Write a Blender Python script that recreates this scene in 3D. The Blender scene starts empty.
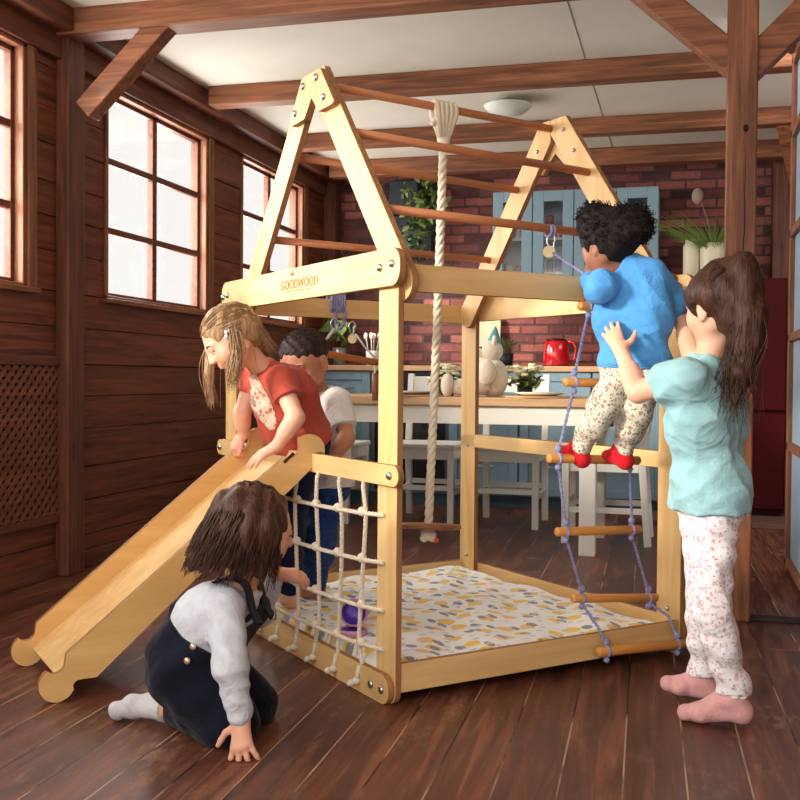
import bpy, bmesh, math, random
import numpy as np
from mathutils import Vector, Matrix, Euler
random.seed(7)
rng = np.random.default_rng(11)
R = math.radians
SC = bpy.context.scene
COL = SC.collection

# ------------------------------------------------------------------ camera
cam_data = bpy.data.cameras.new('camera')
cam_data.sensor_width = 36.0
cam_data.lens = 36.0 * 1028.67 / 800.0
cam_data.shift_x = (400 - 410.23) / 800.0
cam_data.clip_start = 0.05
cam = bpy.data.objects.new('camera', cam_data)
COL.objects.link(cam)
PITCH, ROLL, YAW = -0.02065, -0.00824, 0.26
_zp = Vector((0, -math.sin(PITCH), math.cos(PITCH)))
_right = Vector((math.cos(ROLL), 0, 0)) - math.sin(ROLL) * _zp
_up = Vector((math.sin(ROLL), 0, 0)) + math.cos(ROLL) * _zp
_fwd = Vector((0, math.cos(PITCH), math.sin(PITCH)))
_m = Matrix((_right, _up, -_fwd)).transposed()
cam.matrix_world = (Matrix.Rotation(YAW, 3, 'Z') @ _m).to_4x4()
cam.location = (0, 0, 0.81)
SC.camera = cam

# ------------------------------------------------------------------ world and light
world = bpy.data.worlds.new('sky'); SC.world = world; world.use_nodes = True
_bg = world.node_tree.nodes['Background']
_bg.inputs[0].default_value = (1.0, 0.965, 0.93, 1)
_bg.inputs[1].default_value = 1.0

def area(name, loc, target, sx, sy, power, col):
    ld = bpy.data.lights.new(name, 'AREA'); ld.shape = 'RECTANGLE'; ld.size = sx; ld.size_y = sy
    ld.energy = power; ld.color = col
    o = bpy.data.objects.new(name, ld); COL.objects.link(o); o.location = loc
    o.rotation_euler = (Vector(target) - Vector(loc)).to_track_quat('-Z', 'Y').to_euler()
    return o
sun_d = bpy.data.lights.new('sunlight', 'SUN'); sun_d.energy = 6.2; sun_d.angle = R(9); sun_d.color = (1.0, 0.92, 0.80)
sun = bpy.data.objects.new('sunlight', sun_d); COL.objects.link(sun)
SUNDIR = Vector((1.50, 1.42, -0.56))
sun.rotation_euler = SUNDIR.to_track_quat('-Z', 'Y').to_euler()
area('front_fill_light', (-1.0, -0.9, 1.7), (-0.7, 3.0, 0.8), 2.6, 1.4, 62, (1.0, 0.93, 0.85))  # added fill lamp behind the camera, standing in for a large window
area('back_fill_light', (0.6, 5.0, 2.2), (-0.6, 5.6, 0.0), 1.6, 1.6, 34, (1.0, 0.94, 0.88))  # added lamp brightening the kitchen end, in place of bounced light
for wy in (0.5, 1.4, 3.0, 4.5, 5.9):
    area('window_daylight', (-2.62, wy, 1.6), (0.0, wy + 0.1, 1.5), 0.85, 0.85, 34, (1.0, 0.97, 0.93))
SC.view_settings.view_transform = 'Standard'
SC.view_settings.look = 'None'
SC.view_settings.gamma = 1.0
SC.view_settings.exposure = 0.08
SC.view_settings.use_curve_mapping = False

# ------------------------------------------------------------------ materials
def newmat(name):
    m = bpy.data.materials.new(name); m.use_nodes = True
    nt = m.node_tree; b = nt.nodes['Principled BSDF']
    return m, nt, b
def N(nt, t, **kw):
    n = nt.nodes.new(t)
    for k, v in kw.items(): setattr(n, k, v)
    return n
def lin(c):
    return tuple((x / 255 / 12.92) if x / 255 <= 0.04045 else ((x / 255 + 0.055) / 1.055) ** 2.4 for x in c) + (1,)
def ramp(nt, stops):
    r = N(nt, 'ShaderNodeValToRGB'); e = r.color_ramp.elements
    while len(e) < len(stops): e.new(0.5)
    for i, (p, c) in enumerate(stops): e[i].position = p; e[i].color = c if len(c) == 4 else tuple(c) + (1,)
    return r
def plain(name, c, rough=0.6, metal=0.0, bump=0.0, bscale=60, spec=0.4, var=0.0, sheen=0.0, trans=0.0):
    m, nt, b = newmat(name)
    b.inputs['Base Color'].default_value = lin(c); b.inputs['Roughness'].default_value = rough
    b.inputs['Metallic'].default_value = metal; b.inputs['Specular IOR Level'].default_value = spec
    b.inputs['Sheen Weight'].default_value = sheen
    tc = N(nt, 'ShaderNodeTexCoord')
    if var > 0:
        no = N(nt, 'ShaderNodeTexNoise'); no.inputs['Scale'].default_value = bscale * 0.15; no.inputs['Detail'].default_value = 4
        nt.links.new(tc.outputs['Object'], no.inputs['Vector'])
        a = tuple(x * (1 - var) for x in lin(c)[:3]); d = tuple(min(1, x * (1 + var)) for x in lin(c)[:3])
        r = ramp(nt, [(0.3, a), (0.7, d)]); nt.links.new(no.outputs['Fac'], r.inputs[0]); nt.links.new(r.outputs[0], b.inputs['Base Color'])
    if bump > 0:
        no = N(nt, 'ShaderNodeTexNoise'); no.inputs['Scale'].default_value = bscale; no.inputs['Detail'].default_value = 3
        nt.links.new(tc.outputs['Object'], no.inputs['Vector'])
        bp = N(nt, 'ShaderNodeBump'); bp.inputs['Strength'].default_value = bump; bp.inputs['Distance'].default_value = 0.004
        nt.links.new(no.outputs['Fac'], bp.inputs['Height']); nt.links.new(bp.outputs[0], b.inputs['Normal'])
    return m
def wood(name, c1, c2, axis='z', grain=1.0, rough=0.5, knots=True, bump=0.15, stretch=14.0, coords='Object', spec=0.35):
    """long-grained timber, grain along the given object axis"""
    m, nt, b = newmat(name); L = nt.links.new
    tc = N(nt, 'ShaderNodeTexCoord'); mp = N(nt, 'ShaderNodeMapping')
    sc = [stretch * grain] * 3; sc['xyz'.index(axis)] = 0.9 * grain
    mp.inputs['Scale'].default_value = sc
    L(tc.outputs[coords], mp.inputs['Vector'])
    n1 = N(nt, 'ShaderNodeTexNoise'); n1.inputs['Scale'].default_value = 1.6; n1.inputs['Detail'].default_value = 8; n1.inputs['Roughness'].default_value = 0.62; n1.inputs['Distortion'].default_value = 0.7
    L(mp.outputs[0], n1.inputs['Vector'])
    mid = tuple((a + d) / 2 for a, d in zip(lin(c1), lin(c2)))
    r = ramp(nt, [(0.28, lin(c1)), (0.5, mid), (0.7, lin(c2))]); L(n1.outputs['Fac'], r.inputs[0])
    col = r.outputs[0]
    if knots:
        vo = N(nt, 'ShaderNodeTexVoronoi'); mp2 = N(nt, 'ShaderNodeMapping'); s2 = [9.0] * 3; s2['xyz'.index(axis)] = 2.2
        mp2.inputs['Scale'].default_value = s2; L(tc.outputs[coords], mp2.inputs['Vector']); L(mp2.outputs[0], vo.inputs['Vector'])
        vo.inputs['Scale'].default_value = 1.0
        rr = ramp(nt, [(0.04, (1, 1, 1)), (0.13, (0, 0, 0))]); L(vo.outputs['Distance'], rr.inputs[0])
        mx = N(nt, 'ShaderNodeMixRGB'); mx.blend_type = 'MULTIPLY'; mx.inputs[2].default_value = (0.45, 0.36, 0.30, 1)
        L(rr.outputs[0], mx.inputs[0]); L(col, mx.inputs[1]); col = mx.outputs[0]
    L(col, b.inputs['Base Color'])
    b.inputs['Roughness'].default_value = rough; b.inputs['Specular IOR Level'].default_value = spec
    bp = N(nt, 'ShaderNodeBump'); bp.inputs['Strength'].default_value = bump; bp.inputs['Distance'].default_value = 0.003
    L(n1.outputs['Fac'], bp.inputs['Height']); L(bp.outputs[0], b.inputs['Normal'])
    return m

BIRCH = {a: wood('birch_plywood_' + a, (204, 160, 100), (236, 200, 142), a, rough=0.45, knots=False, bump=0.05, stretch=9) for a in 'xyz'}
PLYEDGE = wood('plywood_edge', (132, 88, 54), (176, 128, 84), 'z', grain=3, rough=0.6, knots=False)
DOWEL = wood('dowel_wood', (170, 104, 66), (198, 132, 90), 'x', rough=0.5, knots=False, bump=0.03)
RUNG = wood('rung_wood', (200, 132, 62), (226, 160, 88), 'x', rough=0.45, knots=False, bump=0.03)
TIMBER = {a: wood('oiled_timber_' + a, (74, 40, 26), (158, 100, 66), a, rough=0.55, bump=0.35, stretch=16, grain=1.5) for a in 'xyz'}
DARKTIMBER = {a: wood('dark_timber_' + a, (62, 32, 22), (122, 70, 48), a, rough=0.55, bump=0.35, stretch=16, grain=1.5) for a in 'xyz'}
WALLWOOD = wood('wall_board_wood', (58, 28, 17), (132, 70, 42), 'y', rough=0.5, bump=0.4, stretch=16, grain=1.6)
COUNTER = wood('counter_wood', (168, 128, 92), (206, 168, 126), 'x', rough=0.35, knots=False)
WHITEPAINT = plain('white_paint', (226, 222, 212), 0.4, bump=0.05)
BLUEPAINT = plain('blue_paint', (124, 150, 163), 0.45, bump=0.05, bscale=30)
ROPE = plain('cream_rope', (226, 214, 192), 0.9, bump=0.6, bscale=250, spec=0.1)
CORD = plain('lilac_cord', (150, 150, 190), 0.8, bump=0.5, bscale=400, spec=0.1, var=0.25)
STEEL = plain('zinc_steel', (190, 190, 190), 0.3, metal=1.0)
BLACKM = plain('black_metal', (16, 16, 18), 0.3)
CERAMIC = plain('cream_ceramic', (206, 196, 168), 0.35, bump=0.1)
DARKPOT = plain('dark_pot', (30, 34, 40), 0.5)
LEAF = plain('leaf_green', (98, 112, 56), 0.5, var=0.4, bscale=100)
LEAFDARK = plain('ivy_green', (62, 88, 40), 0.5, var=0.45, bscale=100)
GRASSY = plain('grass_leaf', (110, 140, 60), 0.5, var=0.3)

# ------------------------------------------------------------------ mesh helpers
class MB:
    def __init__(s): s.v = []; s.f = []; s.m = []; s.sm = []
    def add(s, vs, fs, mat=0, smooth=False):
        o = len(s.v); s.v += [tuple(map(float, v)) for v in vs]
        s.f += [tuple(o + i for i in f) for f in fs]
        s.m += (mat if isinstance(mat, list) else [mat] * len(fs)); s.sm += [smooth] * len(fs)
    def box(s, lo, hi, mat=0, rot=None, piv=None):
        vs = [(x, y, z) for z in (lo[2], hi[2]) for y in (lo[1], hi[1]) for x in (lo[0], hi[0])]
        if rot is not None:
            pv = Vector(piv if piv else [(a + b) / 2 for a, b in zip(lo, hi)])
            vs = [tuple(rot @ (Vector(v) - pv) + pv) for v in vs]
        s.add(vs, [(0, 2, 3, 1), (4, 5, 7, 6), (0, 1, 5, 4), (2, 6, 7, 3), (0, 4, 6, 2), (1, 3, 7, 5)], mat)
    def beam(s, a, b, w, h, up=(0, 0, 1), mat=0):
        """rectangular bar from a to b; w = across, h = along up"""
        a = Vector(a); b = Vector(b); d = (b - a).normalized(); u = Vector(up); u = (u - d * u.dot(d)).normalized(); r = d.cross(u)
        vs = []
        for p in (a, b):
            for sx, sy in ((-1, -1), (1, -1), (1, 1), (-1, 1)): vs.append(p + r * sx * w / 2 + u * sy * h / 2)
        s.add(vs, [(0, 1, 2, 3), (7, 6, 5, 4), (0, 4, 5, 1), (1, 5, 6, 2), (2, 6, 7, 3), (3, 7, 4, 0)], mat)
    def prism(s, pts, lo, hi, plane='yz', cap=0, side=1):
        """outline in a plane pushed along the third axis"""
        def P(a, b, t):
            return {'yz': (t, a, b), 'xz': (a, t, b), 'xy': (a, b, t)}[plane]
        n = len(pts); ar = sum(pts[i][0] * pts[(i + 1) % n][1] - pts[(i + 1) % n][0] * pts[i][1] for i in range(n))
        if ar < 0: pts = pts[::-1]
        vs = [P(a, b, lo) for a, b in pts] + [P(a, b, hi) for a, b in pts]
        flip = plane == 'xz'
        fs = [tuple(range(n))[::-1], tuple(range(n, 2 * n))] + [(i, (i + 1) % n, n + (i + 1) % n, n + i) for i in range(n)]
        if flip: fs = [f[::-1] for f in fs]
        s.add(vs, fs, [cap, cap] + [side] * n)
    def tube(s, pts, r, seg=10, mat=0, caps=True, smooth=True, flat=1.0):
        pts = [Vector(p) for p in pts]; n = len(pts)
        rs = r if isinstance(r, (list, tuple, np.ndarray)) else [r] * n
        vs = []; t0 = (pts[1] - pts[0]).normalized()
        nrm = t0.orthogonal().normalized()
        for i in range(n):
            t = (pts[min(i + 1, n - 1)] - pts[max(i - 1, 0)])
            t = t.normalized() if t.length > 1e-9 else t0
            nrm = (nrm - t * nrm.dot(t)); nrm = nrm.normalized() if nrm.length > 1e-6 else t.orthogonal().normalized()
            bn = t.cross(nrm)
            for k in range(seg):
                a = 2 * math.pi * k / seg
                vs.append(pts[i] + (nrm * math.cos(a) + bn * math.sin(a) * flat) * rs[i])
        fs = [(i * seg + k, i * seg + (k + 1) % seg, (i + 1) * seg + (k + 1) % seg, (i + 1) * seg + k) for i in range(n - 1) for k in range(seg)]
        if caps: fs += [tuple(range(seg))[::-1], tuple((n - 1) * seg + k for k in range(seg))]
        s.add(vs, fs, mat, smooth)
    def lathe(s, prof, c=(0, 0, 0), seg=24, mat=0, axis='z', flute=0.0, nfl=0, smooth=True):
        vs = []; n = len(prof)
        for (r, h) in prof:
            for k in range(seg):
                a = 2 * math.pi * k / seg; rr = r * (1 + (flute * math.cos(nfl * a) if nfl else 0))
                p = (rr * math.cos(a), rr * math.sin(a), h)
                if axis == 'x': p = (p[2], p[0], p[1])
                if axis == 'y': p = (p[0], p[2], p[1])
                vs.append((c[0] + p[0], c[1] + p[1], c[2] + p[2]))
        fs = [(i * seg + k, i * seg + (k + 1) % seg, (i + 1) * seg + (k + 1) % seg, (i + 1) * seg + k) for i in range(n - 1) for k in range(seg)]
        fs += [tuple(range(seg))[::-1], tuple((n - 1) * seg + k for k in range(seg))]
        if axis == 'y': fs = [f[::-1] for f in fs]
        s.add(vs, fs, mat, smooth)
    def ball(s, c, r, seg=16, rings=10, mat=0, rot=None):
        r = r if isinstance(r, (tuple, list)) else (r, r, r); vs = []
        for i in range(rings + 1):
            th = math.pi * i / rings
            for k in range(seg):
                a = 2 * math.pi * k / seg
                p = Vector((r[0] * math.sin(th) * math.cos(a), r[1] * math.sin(th) * math.sin(a), -r[2] * math.cos(th)))
                if rot is not None: p = rot @ p
                vs.append(p + Vector(c))
        fs = [(i * seg + k, i * seg + (k + 1) % seg, (i + 1) * seg + (k + 1) % seg, (i + 1) * seg + k) for i in range(rings) for k in range(seg)]
        s.add(vs, fs, mat, True)
    def build(s, name, mats, parent=None, bevel=0.0, seg=2):
        me = bpy.data.meshes.new(name); me.from_pydata(s.v, [], s.f)
        for m in (mats if isinstance(mats, (list, tuple)) else [mats]): me.materials.append(m)
        me.polygons.foreach_set('material_index', s.m); me.polygons.foreach_set('use_smooth', s.sm); me.update()
        o = bpy.data.objects.new(name, me); COL.objects.link(o)
        if parent is not None: o.parent = parent
        if bevel > 0:
            b = o.modifiers.new('bevel', 'BEVEL'); b.width = bevel; b.segments = seg; b.limit_method = 'ANGLE'; b.angle_limit = R(40); b.use_clamp_overlap = True
            b.harden_normals = False
        return o
def thing(name, label, cat, loc=(0, 0, 0), rz=0.0, group=None):
    o = bpy.data.objects.new(name, None); COL.objects.link(o); o.location = loc; o.rotation_euler = (0, 0, rz)
    o['label'] = label; o['category'] = cat; o.empty_display_size = 0.1
    if group: o['group'] = group
    return o
def tag(o, label, cat, group=None):
    o['label'] = label; o['category'] = cat
    if group: o['group'] = group
    return o
def struct(o): o['kind'] = 'structure'; return o
def recenter(o, c):
    """moves a top-level mesh's origin to c, geometry stays"""
    c = Vector(c); o.data.transform(Matrix.Translation(-c)); o.location = c; return o
def rbar(y0, y1, z0, z1, r=None, n=8):
    """rounded-end plank outline"""
    r = (z1 - z0) / 2 * 0.9 if r is None else r; out = []
    for cx, cz, a0 in ((y1 - r, z1 - r, 0), (y0 + r, z1 - r, 90), (y0 + r, z0 + r, 180), (y1 - r, z0 + r, 270)):
        for k in range(n + 1):
            a = R(a0 + 90 * k / n); out.append((cx + r * math.cos(a), cz + r * math.sin(a)))
    return out
def twist_rope(mb, pts, r, strands=3, pitch=None, seg=6, mat=0, step=None):
    """laid rope: strands wound round a path"""
    pitch = pitch or r * 6; pts = [Vector(p) for p in pts]
    d = [0.0]
    for a, b in zip(pts, pts[1:]): d.append(d[-1] + (b - a).length)
    tot = d[-1]; n = max(4, int(tot / (step or pitch / 7)))
    samp = []
    for i in range(n + 1):
        t = tot * i / n; j = 0
        while j < len(d) - 2 and d[j + 1] < t: j += 1
        f = (t - d[j]) / max(1e-9, d[j + 1] - d[j]); samp.append(pts[j].lerp(pts[j + 1], f))
    nrm = (samp[1] - samp[0]).normalized().orthogonal().normalized(); frames = []
    for i in range(n + 1):
        t = (samp[min(i + 1, n)] - samp[max(i - 1, 0)]).normalized()
        nrm = (nrm - t * nrm.dot(t)).normalized(); frames.append((nrm.copy(), t.cross(nrm)))
    for k in range(strands):
        q = []
        for i in range(n + 1):
            a = 2 * math.pi * (k / strands + tot * i / n / pitch)
            q.append(samp[i] + (frames[i][0] * math.cos(a) + frames[i][1] * math.sin(a)) * r * 0.48)
        mb.tube(q, r * 0.56, seg, mat)

# ------------------------------------------------------------------ room materials
def floor_mat():
    m, nt, b = newmat('worn_floor_boards'); L = nt.links.new
    tc = N(nt, 'ShaderNodeTexCoord'); mp = N(nt, 'ShaderNodeMapping'); mp.inputs['Rotation'].default_value = (0, 0, R(-2.0))
    L(tc.outputs['Object'], mp.inputs['Vector'])
    br = N(nt, 'ShaderNodeTexBrick'); mp3 = N(nt, 'ShaderNodeMapping'); mp3.inputs['Rotation'].default_value = (0, 0, R(90)); mp3.inputs['Location'].default_value = (0.37, 0.035, 0)
    L(mp.outputs[0], mp3.inputs['Vector']); L(mp3.outputs[0], br.inputs['Vector'])
    br.offset = 0.37; br.inputs['Scale'].default_value = 1.0; br.inputs['Brick Width'].default_value = 2.9; br.inputs['Row Height'].default_value = 0.125
    br.inputs['Mortar Size'].default_value = 0.0021; br.inputs['Mortar Smooth'].default_value = 0.2; br.inputs['Bias'].default_value = 0.0
    br.inputs['Color1'].default_value = (0, 0, 0, 1); br.inputs['Color2'].default_value = (1, 1, 1, 1); br.inputs['Mortar'].default_value = (0.5, 0.5, 0.5, 1)
    # grain, shifted per board
    mg = N(nt, 'ShaderNodeMapping'); mg.inputs['Scale'].default_value = (26, 1.7, 1)
    ad = N(nt, 'ShaderNodeVectorMath'); ad.operation = 'ADD'; sc = N(nt, 'ShaderNodeVectorMath'); sc.operation = 'SCALE'; sc.inputs['Scale'].default_value = 7.0
    L(br.outputs['Color'], sc.inputs[0]); L(mp.outputs[0], mg.inputs['Vector']); L(mg.outputs[0], ad.inputs[0]); L(sc.outputs[0], ad.inputs[1])
    n1 = N(nt, 'ShaderNodeTexNoise'); n1.inputs['Scale'].default_value = 1.0; n1.inputs['Detail'].default_value = 9; n1.inputs['Roughness'].default_value = 0.65; n1.inputs['Distortion'].default_value = 1.2
    L(ad.outputs[0], n1.inputs['Vector'])
    r1 = ramp(nt, [(0.25, lin((50, 27, 19))), (0.5, lin((90, 50, 36))), (0.75, lin((136, 82, 58)))]); L(n1.outputs['Fac'], r1.inputs[0])
    # board tone
    hv = N(nt, 'ShaderNodeHueSaturation'); mr = N(nt, 'ShaderNodeMapRange'); mr.inputs[3].default_value = 0.72; mr.inputs[4].default_value = 1.28
    sp = N(nt, 'ShaderNodeSeparateColor'); L(br.outputs['Color'], sp.inputs[0]); L(sp.outputs[0], mr.inputs[0]); L(mr.outputs[0], hv.inputs['Value']); L(r1.outputs[0], hv.inputs['Color'])
    # worn scuffs
    mw = N(nt, 'ShaderNodeMapping'); mw.inputs['Scale'].default_value = (9, 3.2, 1); L(mp.outputs[0], mw.inputs['Vector'])
    n2 = N(nt, 'ShaderNodeTexNoise'); n2.inputs['Scale'].default_value = 1.3; n2.inputs['Detail'].default_value = 10; n2.inputs['Roughness'].default_value = 0.72
    L(mw.outputs[0], n2.inputs['Vector']); r2 = ramp(nt, [(0.54, (0, 0, 0)), (0.74, (1, 1, 1))]); L(n2.outputs['Fac'], r2.inputs[0])
    n4 = N(nt, 'ShaderNodeTexNoise'); n4.inputs['Scale'].default_value = 1.1; L(tc.outputs['Object'], n4.inputs['Vector']); r4 = ramp(nt, [(0.42, (0, 0, 0)), (0.62, (1, 1, 1))]); L(n4.outputs['Fac'], r4.inputs[0])
    mm = N(nt, 'ShaderNodeMath'); mm.operation = 'MULTIPLY'; L(r2.outputs[0], mm.inputs[0]); L(r4.outputs[0], mm.inputs[1])
    mx = N(nt, 'ShaderNodeMixRGB'); mx.inputs[2].default_value = lin((176, 136, 104)); L(mm.outputs[0], mx.inputs[0]); L(hv.outputs[0], mx.inputs[1])
    # seams: dark gap with worn pale dust in stretches
    n3 = N(nt, 'ShaderNodeTexNoise'); n3.inputs['Scale'].default_value = 3.0; n3.inputs['Detail'].default_value = 5; L(tc.outputs['Object'], n3.inputs['Vector'])
    r3 = ramp(nt, [(0.44, lin((22, 12, 9))), (0.56, lin((168, 132, 104)))]); L(n3.outputs['Fac'], r3.inputs[0])
    ms = N(nt, 'ShaderNodeMixRGB'); L(br.outputs['Fac'], ms.inputs[0]); L(mx.outputs[0], ms.inputs[1]); L(r3.outputs[0], ms.inputs[2])
    L(ms.outputs[0], b.inputs['Base Color'])
    rr = N(nt, 'ShaderNodeMapRange'); rr.inputs[3].default_value = 0.28; rr.inputs[4].default_value = 0.6; L(n1.outputs['Fac'], rr.inputs[0]); L(rr.outputs[0], b.inputs['Roughness'])
    b.inputs['Specular IOR Level'].default_value = 0.45
    bp = N(nt, 'ShaderNodeBump'); bp.inputs['Strength'].default_value = 0.35; bp.inputs['Distance'].default_value = 0.003
    sb = N(nt, 'ShaderNodeMath'); sb.operation = 'SUBTRACT'; L(n1.outputs['Fac'], sb.inputs[0]); L(br.outputs['Fac'], sb.inputs[1]); L(sb.outputs[0], bp.inputs['Height']); L(bp.outputs[0], b.inputs['Normal'])
    return m
def brick_mat():
    m, nt, b = newmat('red_brick'); L = nt.links.new
    tc = N(nt, 'ShaderNodeTexCoord'); sx = N(nt, 'ShaderNodeSeparateXYZ'); cb = N(nt, 'ShaderNodeCombineXYZ')
    nd = N(nt, 'ShaderNodeTexNoise'); nd.inputs['Scale'].default_value = 14; L(tc.outputs['Object'], nd.inputs['Vector'])
    L(tc.outputs['Object'], sx.inputs[0]); L(sx.outputs[0], cb.inputs[0]); L(sx.outputs[2], cb.inputs[1])
    vm = N(nt, 'ShaderNodeVectorMath'); vm.operation = 'MULTIPLY_ADD'; vm.inputs[1].default_value = (0.012, 0.012, 0); L(nd.outputs['Color'], vm.inputs[0]); L(cb.outputs[0], vm.inputs[2])
    br = N(nt, 'ShaderNodeTexBrick'); L(vm.outputs[0], br.inputs['Vector']); br.inputs['Scale'].default_value = 1
    br.inputs['Brick Width'].default_value = 0.195; br.inputs['Row Height'].default_value = 0.0625; br.inputs['Mortar Size'].default_value = 0.0075; br.inputs['Mortar Smooth'].default_value = 0.3
    br.inputs['Color1'].default_value = (0, 0, 0, 1); br.inputs['Color2'].default_value = (1, 1, 1, 1); br.inputs['Mortar'].default_value = (0.5, 0.5, 0.5, 1)
    r = ramp(nt, [(0.0, lin((58, 38, 42))), (0.16, lin((88, 50, 50))), (0.5, lin((140, 79, 73))), (1.0, lin((168, 98, 88)))])
    sp = N(nt, 'ShaderNodeSeparateColor'); L(br.outputs['Color'], sp.inputs[0]); L(sp.outputs[0], r.inputs[0])
    n2 = N(nt, 'ShaderNodeTexNoise'); n2.inputs['Scale'].default_value = 30; n2.inputs['Detail'].default_value = 6; L(tc.outputs['Object'], n2.inputs['Vector'])
    mv = N(nt, 'ShaderNodeMapRange'); mv.inputs[3].default_value = 0.7; mv.inputs[4].default_value = 1.3; L(n2.outputs['Fac'], mv.inputs[0])
    hv = N(nt, 'ShaderNodeHueSaturation'); L(r.outputs[0], hv.inputs['Color']); L(mv.outputs[0], hv.inputs['Value'])
    mx = N(nt, 'ShaderNodeMixRGB'); mx.inputs[2].default_value = lin((92, 66, 64)); L(br.outputs['Fac'], mx.inputs[0]); L(hv.outputs[0], mx.inputs[1]); L(mx.outputs[0], b.inputs['Base Color'])
    b.inputs['Roughness'].default_value = 0.85
    bp = N(nt, 'ShaderNodeBump'); bp.inputs['Strength'].default_value = 0.9; bp.inputs['Distance'].default_value = 0.012
    ma = N(nt, 'ShaderNodeMath'); ma.operation = 'MULTIPLY_ADD'; ma.inputs[1].default_value = -1.5; L(br.outputs['Fac'], ma.inputs[0]); L(n2.outputs['Fac'], ma.inputs[2]); L(ma.outputs[0], bp.inputs['Height']); L(bp.outputs[0], b.inputs['Normal'])
    return m
FLOORM = floor_mat(); BRICKM = brick_mat()
CEILM = plain('ceiling_white', (214, 208, 194), 0.8, var=0.05, bscale=20)
def glass_mat():
    m, nt, b = newmat('window_glass'); b.inputs['Base Color'].default_value = (1, 1, 1, 1)
    tr = N(nt, 'ShaderNodeBsdfTransparent'); gl = N(nt, 'ShaderNodeBsdfGlossy'); gl.inputs['Roughness'].default_value = 0.05
    mx = N(nt, 'ShaderNodeMixShader'); mx.inputs[0].default_value = 0.06
    nt.links.new(tr.outputs[0], mx.inputs[1]); nt.links.new(gl.outputs[0], mx.inputs[2]); nt.links.new(mx.outputs[0], nt.nodes['Material Output'].inputs[0])
    return m
GLASS = glass_mat()

XW, YB, ZC = -2.45, 6.95, 2.26
mb = MB(); mb.box((XW - 0.4, -1.5, -0.05), (3.2, YB + 0.2, 0)); struct(mb.build('floor', FLOORM))
mb = MB(); mb.box((XW - 0.2, -1.5, ZC), (3.2, YB + 0.2, ZC + 0.05)); struct(mb.build('ceiling', CEILM))
mb = MB()
mb.box((-0.452, 3.4, ZC - 0.002), (-0.4505, YB, ZC + 0.001))
struct(mb.build('trim_1', plain('board_joint', (90, 84, 76))))
mb = MB(); mb.box((XW - 0.1, YB, 0), (3.2, YB + 0.2, ZC)); struct(mb.build('wall_back', BRICKM))
# left wall: horizontal boards laid round three windows and two unseen ones added to shape the sunbeams
WINS = [(2.50, 3.44), (4.00, 4.99), (5.42, 6.40), (-.02, .92), (1.02, 1.96)]; WSORT = sorted(WINS); ZS, ZH = 1.15, 2.075
mb = MB(); zb = 0.0; k = 0
bh = [0.135, 0.15, 0.142, 0.16, 0.138]
while zb < ZC:
    h = bh[k % 5]; zt = min(zb + h - 0.0025, ZC); spans = []
    if zb > ZS - 0.06 and zb < ZH: 
        y = -1.5
        for a, b_ in WSORT: spans.append((y, a)); y = b_
        spans.append((y, YB))
    else: spans = [(-1.5, 3.77), (3.77, YB)]
    for y0, y1 in spans: mb.box((XW - 0.06, y0, zb), (XW + random.uniform(-0.004, 0.004), y1, zt))
    zb += h; k += 1
struct(mb.build('wall_left', WALLWOOD, bevel=0.003, seg=1))
mb = MB()
ys = [-1.5] + [v for w in WSORT for v in w] + [YB]
mb.box((XW - 0.09, -1.5, 0), (XW - 0.06, YB, ZS)); mb.box((XW - 0.09, -1.5, ZH), (XW - 0.06, YB, ZC))
for i in range(0, len(ys), 2): mb.box((XW - 0.09, ys[i], ZS), (XW - 0.06, ys[i + 1], ZH))
struct(mb.build('wall_left_backing', DARKTIMBER['y']))
mb = MB(); mb.box((3.2, -1.5, 0), (3.3, YB + .2, ZC)); struct(mb.build('wall_right', WALLWOOD))  # unseen wall, added to cut the flat ambient light
for i, (a, b_) in enumerate(WINS):
    w = struct(bpy.data.objects.new('window_%d' % (i + 1), None)); COL.objects.link(w); w.location = (XW, (a + b_) / 2, ZS)
    o = Vector(w.location)
    def rel(mb_): mb_.v = [tuple(Vector(v) - o) for v in mb_.v]; return mb_
    m1 = MB()
    m1.box((XW - 0.075, a, ZS), (XW + 0.012, a + 0.018, ZH)); m1.box((XW - 0.075, b_ - 0.025, ZS), (XW + 0.012, b_, ZH))
    m1.box((XW - 0.075, a, ZH - 0.018), (XW + 0.012, b_, ZH)); m1.box((XW - 0.075, a, ZS), (XW + 0.012, b_, ZS + 0.014))
    rel(m1).build('window_frame', TIMBER['z'], w, bevel=0.004)
    m2 = MB(); ym = (a + b_) / 2; x0, x1 = XW - 0.06, XW - 0.028
    m2.box((x0, a + .015, ZS + .01), (x1, a + .038, ZH - .012)); m2.box((x0, b_ - .045, ZS + .01), (x1, b_ - .02, ZH - .012))
    m2.box((x0, a + .015, ZS + .01), (x1, b_ - .02, ZS + .032)); m2.box((x0, a + .015, ZH - .036), (x1, b_ - .02, ZH - .012))
    m2.box((x0, ym - .02, ZS), (x1, ym + .02, ZH))
    for q in (1 / 3, 2 / 3):
        z = ZS + (ZH - ZS) * q; m2.box((x0 + .004, a + .03, z - .015), (x1 - .004, b_ - .03, z + .015))
    rel(m2).build('sash', DARKTIMBER['y'], w, bevel=0.003)
    m3 = MB(); m3.box((XW - .046, a + .03, ZS + .03), (XW - .043, b_ - .03, ZH - .03)); rel(m3).build('pane', GLASS, w)
    m4 = MB(); m4.box((XW - 0.01, a - .03, ZS - .022), (XW + .035, b_ + .06, ZS)); rel(m4).build('window_sill', TIMBER['y'], w, bevel=0.004)
    m5 = MB(); m5.box((XW, b_, ZS - .02), (XW + .02, b_ + .055, ZH))
    rel(m5).build('window_casing', TIMBER['z'], w, bevel=0.004)
mb = MB(); mb.box((XW, -1.5, ZH), (XW + .03, YB, ZH + .10)); mb.box((XW, -1.5, ZH + .10), (XW + .055, YB, ZH + .13))
struct(mb.build('trim_2', DARKTIMBER['y'], bevel=0.004))
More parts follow.
